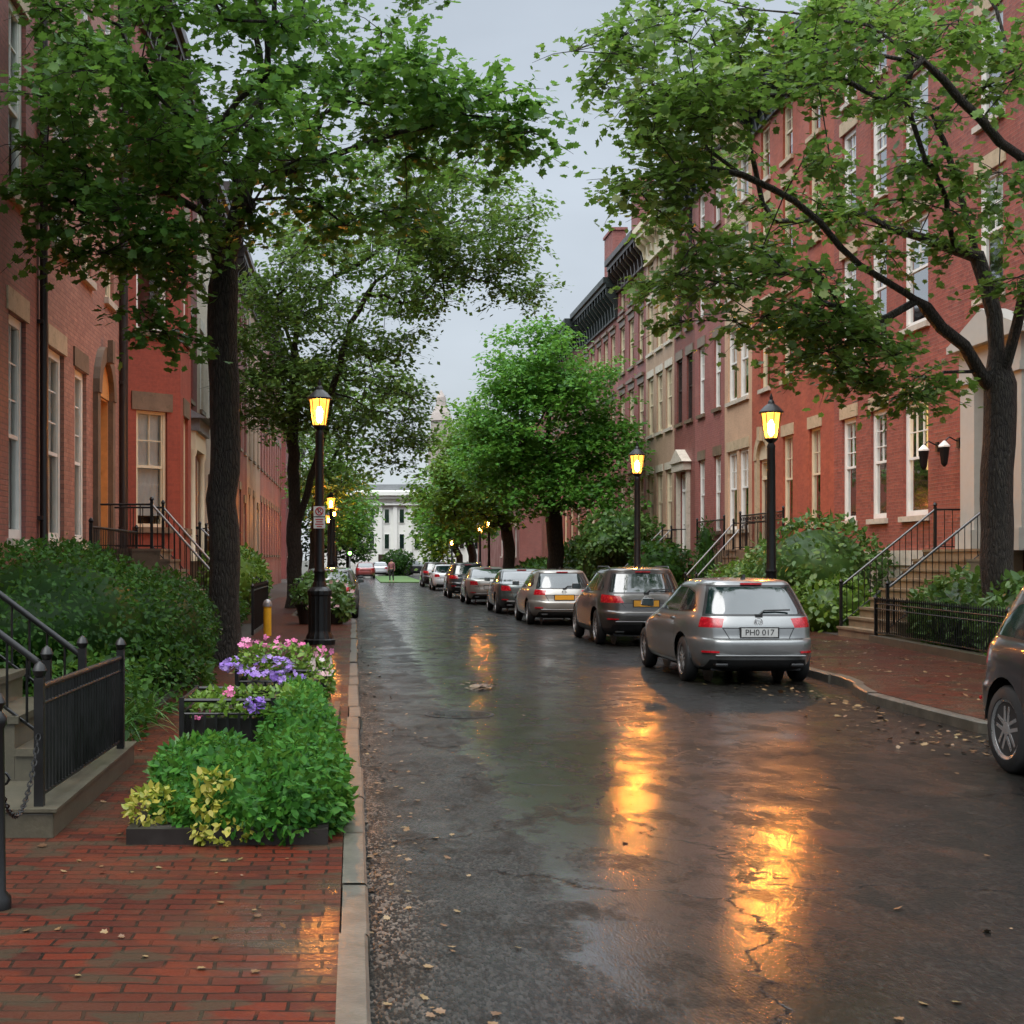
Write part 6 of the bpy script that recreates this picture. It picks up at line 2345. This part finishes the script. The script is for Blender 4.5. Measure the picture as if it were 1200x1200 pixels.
# ------------------------------------------------------------------ hedges and shrubs
shrub("hedge", "large rounded dark green hedge at the near left", "hedge",
      [((-3.55, 16.4, .95), (1.45, 2.6, .98)), ((-2.75, 18.3, .80), (.95, 2.2, .82)), ((-3.9, 19.6, .95), (1.0, 2.2, .95))], 380, .062, T_OVATE, MAT['hedge'], lump=.07)
shrub("hedge", "clipped hedge with a light yellow green top behind the first tree", "hedge",
      [((-3.2, 36.6, 1.15), (.9, 2.2, .95)), ((-3.3, 40.2, 1.1), (.9, 2.0, .9))], 90, .12, T_OVATE, MAT['hedge2'], lump=.06)
shrub("shrub", "rusty flowering shrub below the cream porch column on the left", "shrub", [((-3.9, 40.5, 2.0), (.6, 1.0, .8))], 60, .13, T_OVATE, MAT['redleaf'], lump=.2)
shrub("shrub", "big rounded rhododendron behind the nearest silver car", "shrub",
      [((11.2, 34.2, 1.45), (1.55, 1.7, 1.30)), ((10.9, 36.2, 1.0), (1.3, 1.4, .95))], 95, .15, T_OVATE, MAT['rhodo'], lump=.12)
shrub("shrub", "lighter spreading shrub at the foot of the big rhododendron", "shrub", [((10.9, 32.1, .55), (1.0, 1.0, .75))], 95, .14, T_OVATE, MAT['hedge2'], lump=.2)
shrub("shrub", "light green shrub left of the big rhododendron, above the silver car roof", "shrub", [((10.75, 38.6, .8), (1.0, 1.3, .9))], 95, .14, T_OVATE, MAT['hedge2'], lump=.2)
shrub("shrub", "dark glossy shrub behind the spear topped fence, under the near right trunk", "shrub",
      [((11.3, 25.8, .75), (1.0, 1.6, .72)), ((11.2, 22.5, .75), (1.1, 1.6, .75))], 110, .15, T_OVATE, MAT['rhodo'], lump=.14)
shrub("shrub", "low leafy clump spilling out at the near end of the fence", "shrub", [((9.9, 20.4, .35), (.5, .8, .4))], 130, .16, T_SLIM, MAT['cover'], lump=.2)
shrub("shrub", "tall loose shrub around the second right lamp post", "shrub", [((10.9, 60.5, 1.6), (1.4, 2.2, 1.5)), ((11.0, 58.5, 3.0), (1.5, 1.8, .7)), ((10.2, 57.5, 2.4), (.9, 1.4, .6))], 60, .2, T_DIA, MAT['rhodo'], lump=.2)
shrub("shrub", "green shrub mass below the tan house triple windows", "shrub", [((11.3, 52.2, 1.2), (1.1, 1.6, 1.3))], 60, .2, T_DIA, MAT['hedge'], lump=.2)
shrub("shrub", "dark shrub at the foot of the thick trunked bright green tree", "shrub", [((11.0, 67.5, 1.3), (1.3, 3.2, 1.4))], 60, .2, T_DIA, MAT['hedge'], lump=.2)
shrub("conifer", "narrow dark conifer in front of the rose red house", "conifer", [((11.7, 47.0, 1.2), (.45, .45, 1.3)), ((11.7, 47.0, 2.0), (.3, .3, 1.0))], 160, .12, T_SLIM, MAT['hedge'], lump=.1)
shrub("shrub", "ferny shrub left of the arched doorway steps on the right", "shrub", [((10.95, 41.5, .7), (.9, 1.5, .8))], 80, .16, T_SLIM, MAT['rhodo'], lump=.2)
shrub("shrub", "low dark shrubs in the right gardens beneath the thick trunk", "shrub", [((10.6, 74, .8), (1.2, 4, .9)), ((10.6, 81, .8), (1.2, 5, .9))], 40, .25, T_DIA, MAT['hedge'], lump=.2)
shrub("shrub", "round clipped bush in front of the white hall", "shrub", [((4.7, 150, 1.2), (1.8, 1.4, 1.5))], 40, .3, T_DIA, MAT['hedge'], zmin=-.06, lump=.05)
shrub("shrub", "dark ivy mound beside the left porch steps", "shrub", [((-3.3, 32.5, .55), (.8, 1.8, .6))], 120, .10, T_OVATE, MAT['hedge'], lump=.15)
shrub("shrub", "dark ivy mound just behind the nearest left trunk", "shrub", [((-3.0, 24.8, .6), (.5, 1.6, .55))], 120, .10, T_OVATE, MAT['hedge'], lump=.15)
# daylily clump in front of the hedge
dl = thing("daylily_clump", "arching strap leaved plants below the near left hedge", "plant", (-2.2, 13, .12))
gs = []
for k in range(26):
    x = -2.05 - rng.random() * .9
    y = 11.7 + k * .17
    v, lo, to = strap_plant(dl, (x, y, .12), 26, .62, .030, None)
    gs.append((v, lo, to, 0))
soup("foliage", gs, MAT['strap'], dl)
vi = thing("ivy_patch", "trailing small leaved ivy below the hedge by the first trunk", "plant", (-2.0, 17, .12))
soup("foliage", [(*blob_leaves([((-2.25, 16.8, .3), (.5, 2.6, .5)), ((-2.4, 12.8, .3), (.5, 1.8, .55))], 190, .075, T_OVATE, zmin=.12, lump=.15), 0)], MAT['hedge'], vi)

# ------------------------------------------------------------------ kerbside planting bed
fl_v = [(0, 0, -.12)]
fl_f = []
for k in range(5):
    a = 2 * math.pi * k / 5
    i = len(fl_v)
    for da, r in ((-.55, .32), (-.42, .46), (0, .52), (.42, .46), (.55, .32)):
        fl_v.append((r * math.cos(a + da), r * math.sin(a + da), .03 if abs(da) < .5 else -.02))
    fl_f.append((0, i, i + 1, i + 2, i + 3, i + 4))
T_FLOWER = (np.array(fl_v, np.float32), fl_f)


def flowers(c, r, n, size, face=(0, -.6, .8)):
    P = np.array(c) + rand_unit(n) * np.array(r)
    N = np.array(face) + rng.normal(size=(n, 3)) * .35
    T = rng.normal(size=(n, 3))
    return leaf_arrays(P, T, N, size * (.75 + .5 * rng.random(n)), T_FLOWER)


bed = thing("planting_bed", "dark edged kerbside planting bed", "planting bed", (-.7, 11, .12))
m = MB()
m.box(-1.30, -.15, 8.06, 8.12, .1, .21)
m.box(-1.30, -1.24, 8.122, 15.2, .1, .21)
m.box(-.21, -.15, 8.122, 15.2, .1, .22)
m.build("edging", MAT['dead'], bed, world=True)
m = MB()
m.box(-1.238, -.212, 8.122, 15.2, .1, .2)
m.build("soil", MAT['soil'], bed, world=True)
gc = thing("groundcover_plant", "spreading bright green groundcover filling the front of the planting bed", "plant", (-.6, 9, .2))
gb = [((-.92, 8.60, .20), (.30, .46, .18)), ((-.58, 8.66, .25), (.52, .64, .27)), ((-.36, 8.95, .28), (.32, .95, .35)), ((-.40, 10.3, .34), (.30, .75, .40)), ((-.95, 9.3, .32), (.36, .7, .26)), ((-.45, 11.5, .40), (.24, .9, .34))]
soup("foliage", [(*blob_leaves(gb, 1250, .052, T_OVATE, zmin=.125, lump=.10, up=.5), 0)], MAT['cover'], gc, core_mesh(gb, .74, 0, .135))
gy = thing("golden_plant", "yellow green leaved plants at the left front of the planting bed", "plant", (-1.1, 8.6, .2))
yb = [((-1.20, 8.42, .27), (.14, .24, .12)), ((-.76, 8.05, .20), (.16, .08, .07)), ((-.82, 8.2, .46), (.11, .10, .05)), ((-.84, 8.1, .34), (.08, .08, .05))]
soup("foliage", [(*blob_leaves(yb, 1100, .046, T_OVATE, zmin=.13, up=.4), 0)], MAT['yleaf'], gy)
sg_ = thing("silver_plant", "grey green edging plants at the left of the bed", "plant", (-1.2, 9.6, .2))
soup("foliage", [(*blob_leaves([((-1.15, 9.3, .30), (.18, .35, .2)), ((-1.2, 10.0, .25), (.12, .4, .2))], 600, .07, T_SLIM, zmin=.13, up=.6), 0)], MAT['strap'], sg_)


def planter(label, x0, x1, y0, y1, h):
    root = thing("planter_box", label, "planter", ((x0 + x1) / 2, (y0 + y1) / 2, .15), 0, "black iron planters")
    z0, z1 = .2, .15 + h
    cs = [(x0, y0), (x1, y0), (x1, y1), (x0, y1)]
    for x, y in cs:
        m = MB()
        m.box(x - .018, x + .018, y - .018, y + .018, .14, z1 + .02)
        m.build("post", MAT['iron'], root, world=True)
    for zz, nm, r in ((z1, "top_rail", .016), (z1 - .10, "middle_rail", .010), (z0 + .03, "bottom_rail", .012)):
        m = MB()
        for a, b in zip(cs, cs[1:] + cs[:1]):
            m.tube([(a[0], a[1], zz), (b[0], b[1], zz)], r, 6)
        m.build(nm, MAT['iron'], root, world=True)
    m = MB()
    for a, b in zip(cs, cs[1:] + cs[:1]):
        n = int(math.hypot(b[0] - a[0], b[1] - a[1]) / .085)
        for k in range(1, n):
            x, y = a[0] + (b[0] - a[0]) * k / n, a[1] + (b[1] - a[1]) * k / n
            m.box(x - .010, x + .010, y - .010, y + .010, z0, z1 - .10)
    m.build("bars", MAT['iron'], root, world=True)
    m = MB()
    m.box(x0 + .06, x1 - .06, y0 + .06, y1 - .06, .2, z1 - .14)
    m.build("liner", MAT['dead'], root, world=True)
    return root


planter("black iron planter box half hidden by groundcover, nearer of two", -1.28, -.60, 10.5, 11.5, .55)
planter("black iron planter box crowded with petunias, farther of two", -1.12, -.30, 13.5, 14.6, .53)
fp = thing("petunia_plant", "petunias in the nearer planter with one big purple bloom", "flowers", (-.85, 11, .6))
b1 = [((-.80, 10.85, .66), (.42, .42, .10)), ((-1.1, 10.9, .56), (.14, .3, .08))]
soup("foliage", [(*blob_leaves(b1, 620, .055, T_OVATE, up=.5), 0)], MAT['hedge2'], fp)
soup("blossoms", [(*flowers((-.93, 10.6, .76), (.05, .08, .02), 5, .06), 0), (*flowers((-1.14, 10.6, .58), (.06, .08, .03), 7, .06), 0)], MAT['pink'], fp)
soup("blossoms", [(*flowers((-.735, 10.45, .68), (.05, .05, .05), 16, .075), 0)], MAT['purple'], fp)
fp = thing("petunia_plant", "pink and purple petunias overflowing the farther planter", "flowers", (-.7, 14, .7))
b2 = [((-.72, 13.95, .74), (.46, .5, .16)), ((-.35, 13.7, .58), (.14, .35, .22))]
soup("foliage", [(*blob_leaves(b2, 520, .06, T_OVATE, up=.5), 0)], MAT['hedge2'], fp)
soup("blossoms", [(*flowers((-.82, 13.9, .93), (.34, .3, .05), 32, .058), 0), (*flowers((-.30, 13.7, .85), (.08, .2, .06), 6, .08), 0)], MAT['pink'], fp)
soup("blossoms", [(*flowers((-.92, 13.42, .74), (.34, .14, .09), 110, .056), 0), (*flowers((-.62, 13.4, .62), (.16, .06, .06), 14, .08), 0)], MAT['purple'], fp)
soup("blossoms", [(*flowers((-.30, 13.5, .72), (.12, .12, .08), 12, .07), 0), (*flowers((-.45, 13.42, .52), (.1, .05, .1), 8, .06), 0)], MAT['palepetal'], fp)
# the leafy tub behind the lamp
tb = thing("flower_tub", "leafy shrub with pale blossoms in tubs behind the left lamp", "plant", (-.9, 35.5, .12))
tbb = [((-1.15, 35.4, .95), (.42, .6, .42)), ((-.55, 35.6, .9), (.5, .6, .5)), ((-.25, 35.2, .6), (.25, .4, .35))]
soup("foliage", [(*blob_leaves(tbb, 150, .11, T_OVATE, lump=.2), 0)], MAT['rhodo'], tb, core_mesh(tbb, .7))
soup("blossoms", [(*flowers((-.7, 35.1, .85), (.7, .4, .4), 60, .10), 0)], MAT['palepetal'], tb)
for x, y in ((-1.15, 35.4), (-.5, 35.6)):
    m = MB()
    m.lathe([(.22, .12), (.30, .55), (.33, .55), (.33, .62), (.27, .62)], 14, (x, y, 0))
    m.build("tub", MAT['dead'], tb, world=True, smooth=40)
# flower pot on the bay house steps
pt_ = thing("flower_pot", "terracotta pot of orange and white flowers on the porch steps", "flower pot", (-4.35, 35.5, 1.72))
m = MB()
m.lathe([(.14, 0), (.2, .3), (.22, .3), (.22, .36), (.17, .36)], 14)
m.build("pot", M_plain("terracotta", (.42, .16, .08), .7), pt_, smooth=40)
soup("foliage", [(*blob_leaves([((-4.35, 35.5, 2.25), (.32, .32, .25))], 200, .09, T_OVATE), 0)], MAT['hedge'], pt_)
soup("blossoms", [(*flowers((-4.35, 35.4, 2.35), (.3, .3, .2), 18, .1), 0)], MAT['palepetal'], pt_)

# ------------------------------------------------------------------ fallen leaves and tufts
def litter(n, fx, fy, z, size):
    x, y = fx(n), fy(n)
    P = np.stack([x, y, np.full(n, z)], axis=1)
    T = rng.normal(size=(n, 3)) * np.array([1, 1, .12])
    N = np.array([0, 0, 1.0]) + rng.normal(size=(n, 3)) * .18
    return leaf_arrays(P, T, N, size * (.5 + .9 * rng.random(n)), T_MAPLE)


yy = lambda lo, hi: (lambda n: lo + (hi - lo) * rng.random(n) ** 1.3)
groups = [
    (*litter(330, lambda n: .08 + np.abs(rng.normal(size=n)) * .28, yy(4, 40), .010, .036), 0),
    (*litter(60, lambda n: 1.2 + 5.0 * rng.random(n), yy(5, 22), .008, .034), 0),
    (*litter(170, lambda n: 6.1 - np.abs(rng.normal(size=n)) * .5, yy(12.5, 20), .012, .055), 0),
    (*litter(60, lambda n: -.2 - 1.9 * rng.random(n), yy(4, 8), .128, .032), 0),
    (*litter(90, lambda n: -.15 - 1.9 * rng.random(n), yy(8, 30), .128, .05), 0),
    (*litter(300, lambda n: 7.0 + 2.8 * rng.random(n), yy(14, 30), .130, .055), 0),
    (*litter(40, lambda n: 1.75 + rng.normal(size=n) * .10, lambda n: 19.2 + rng.normal(size=n) * .25, .02, .10), 0)]
lt = soup("fallen_leaves", groups, MAT['litter'])
tag(lt, "wet brown leaves scattered over road and pavement", "leaf litter", kind="stuff")
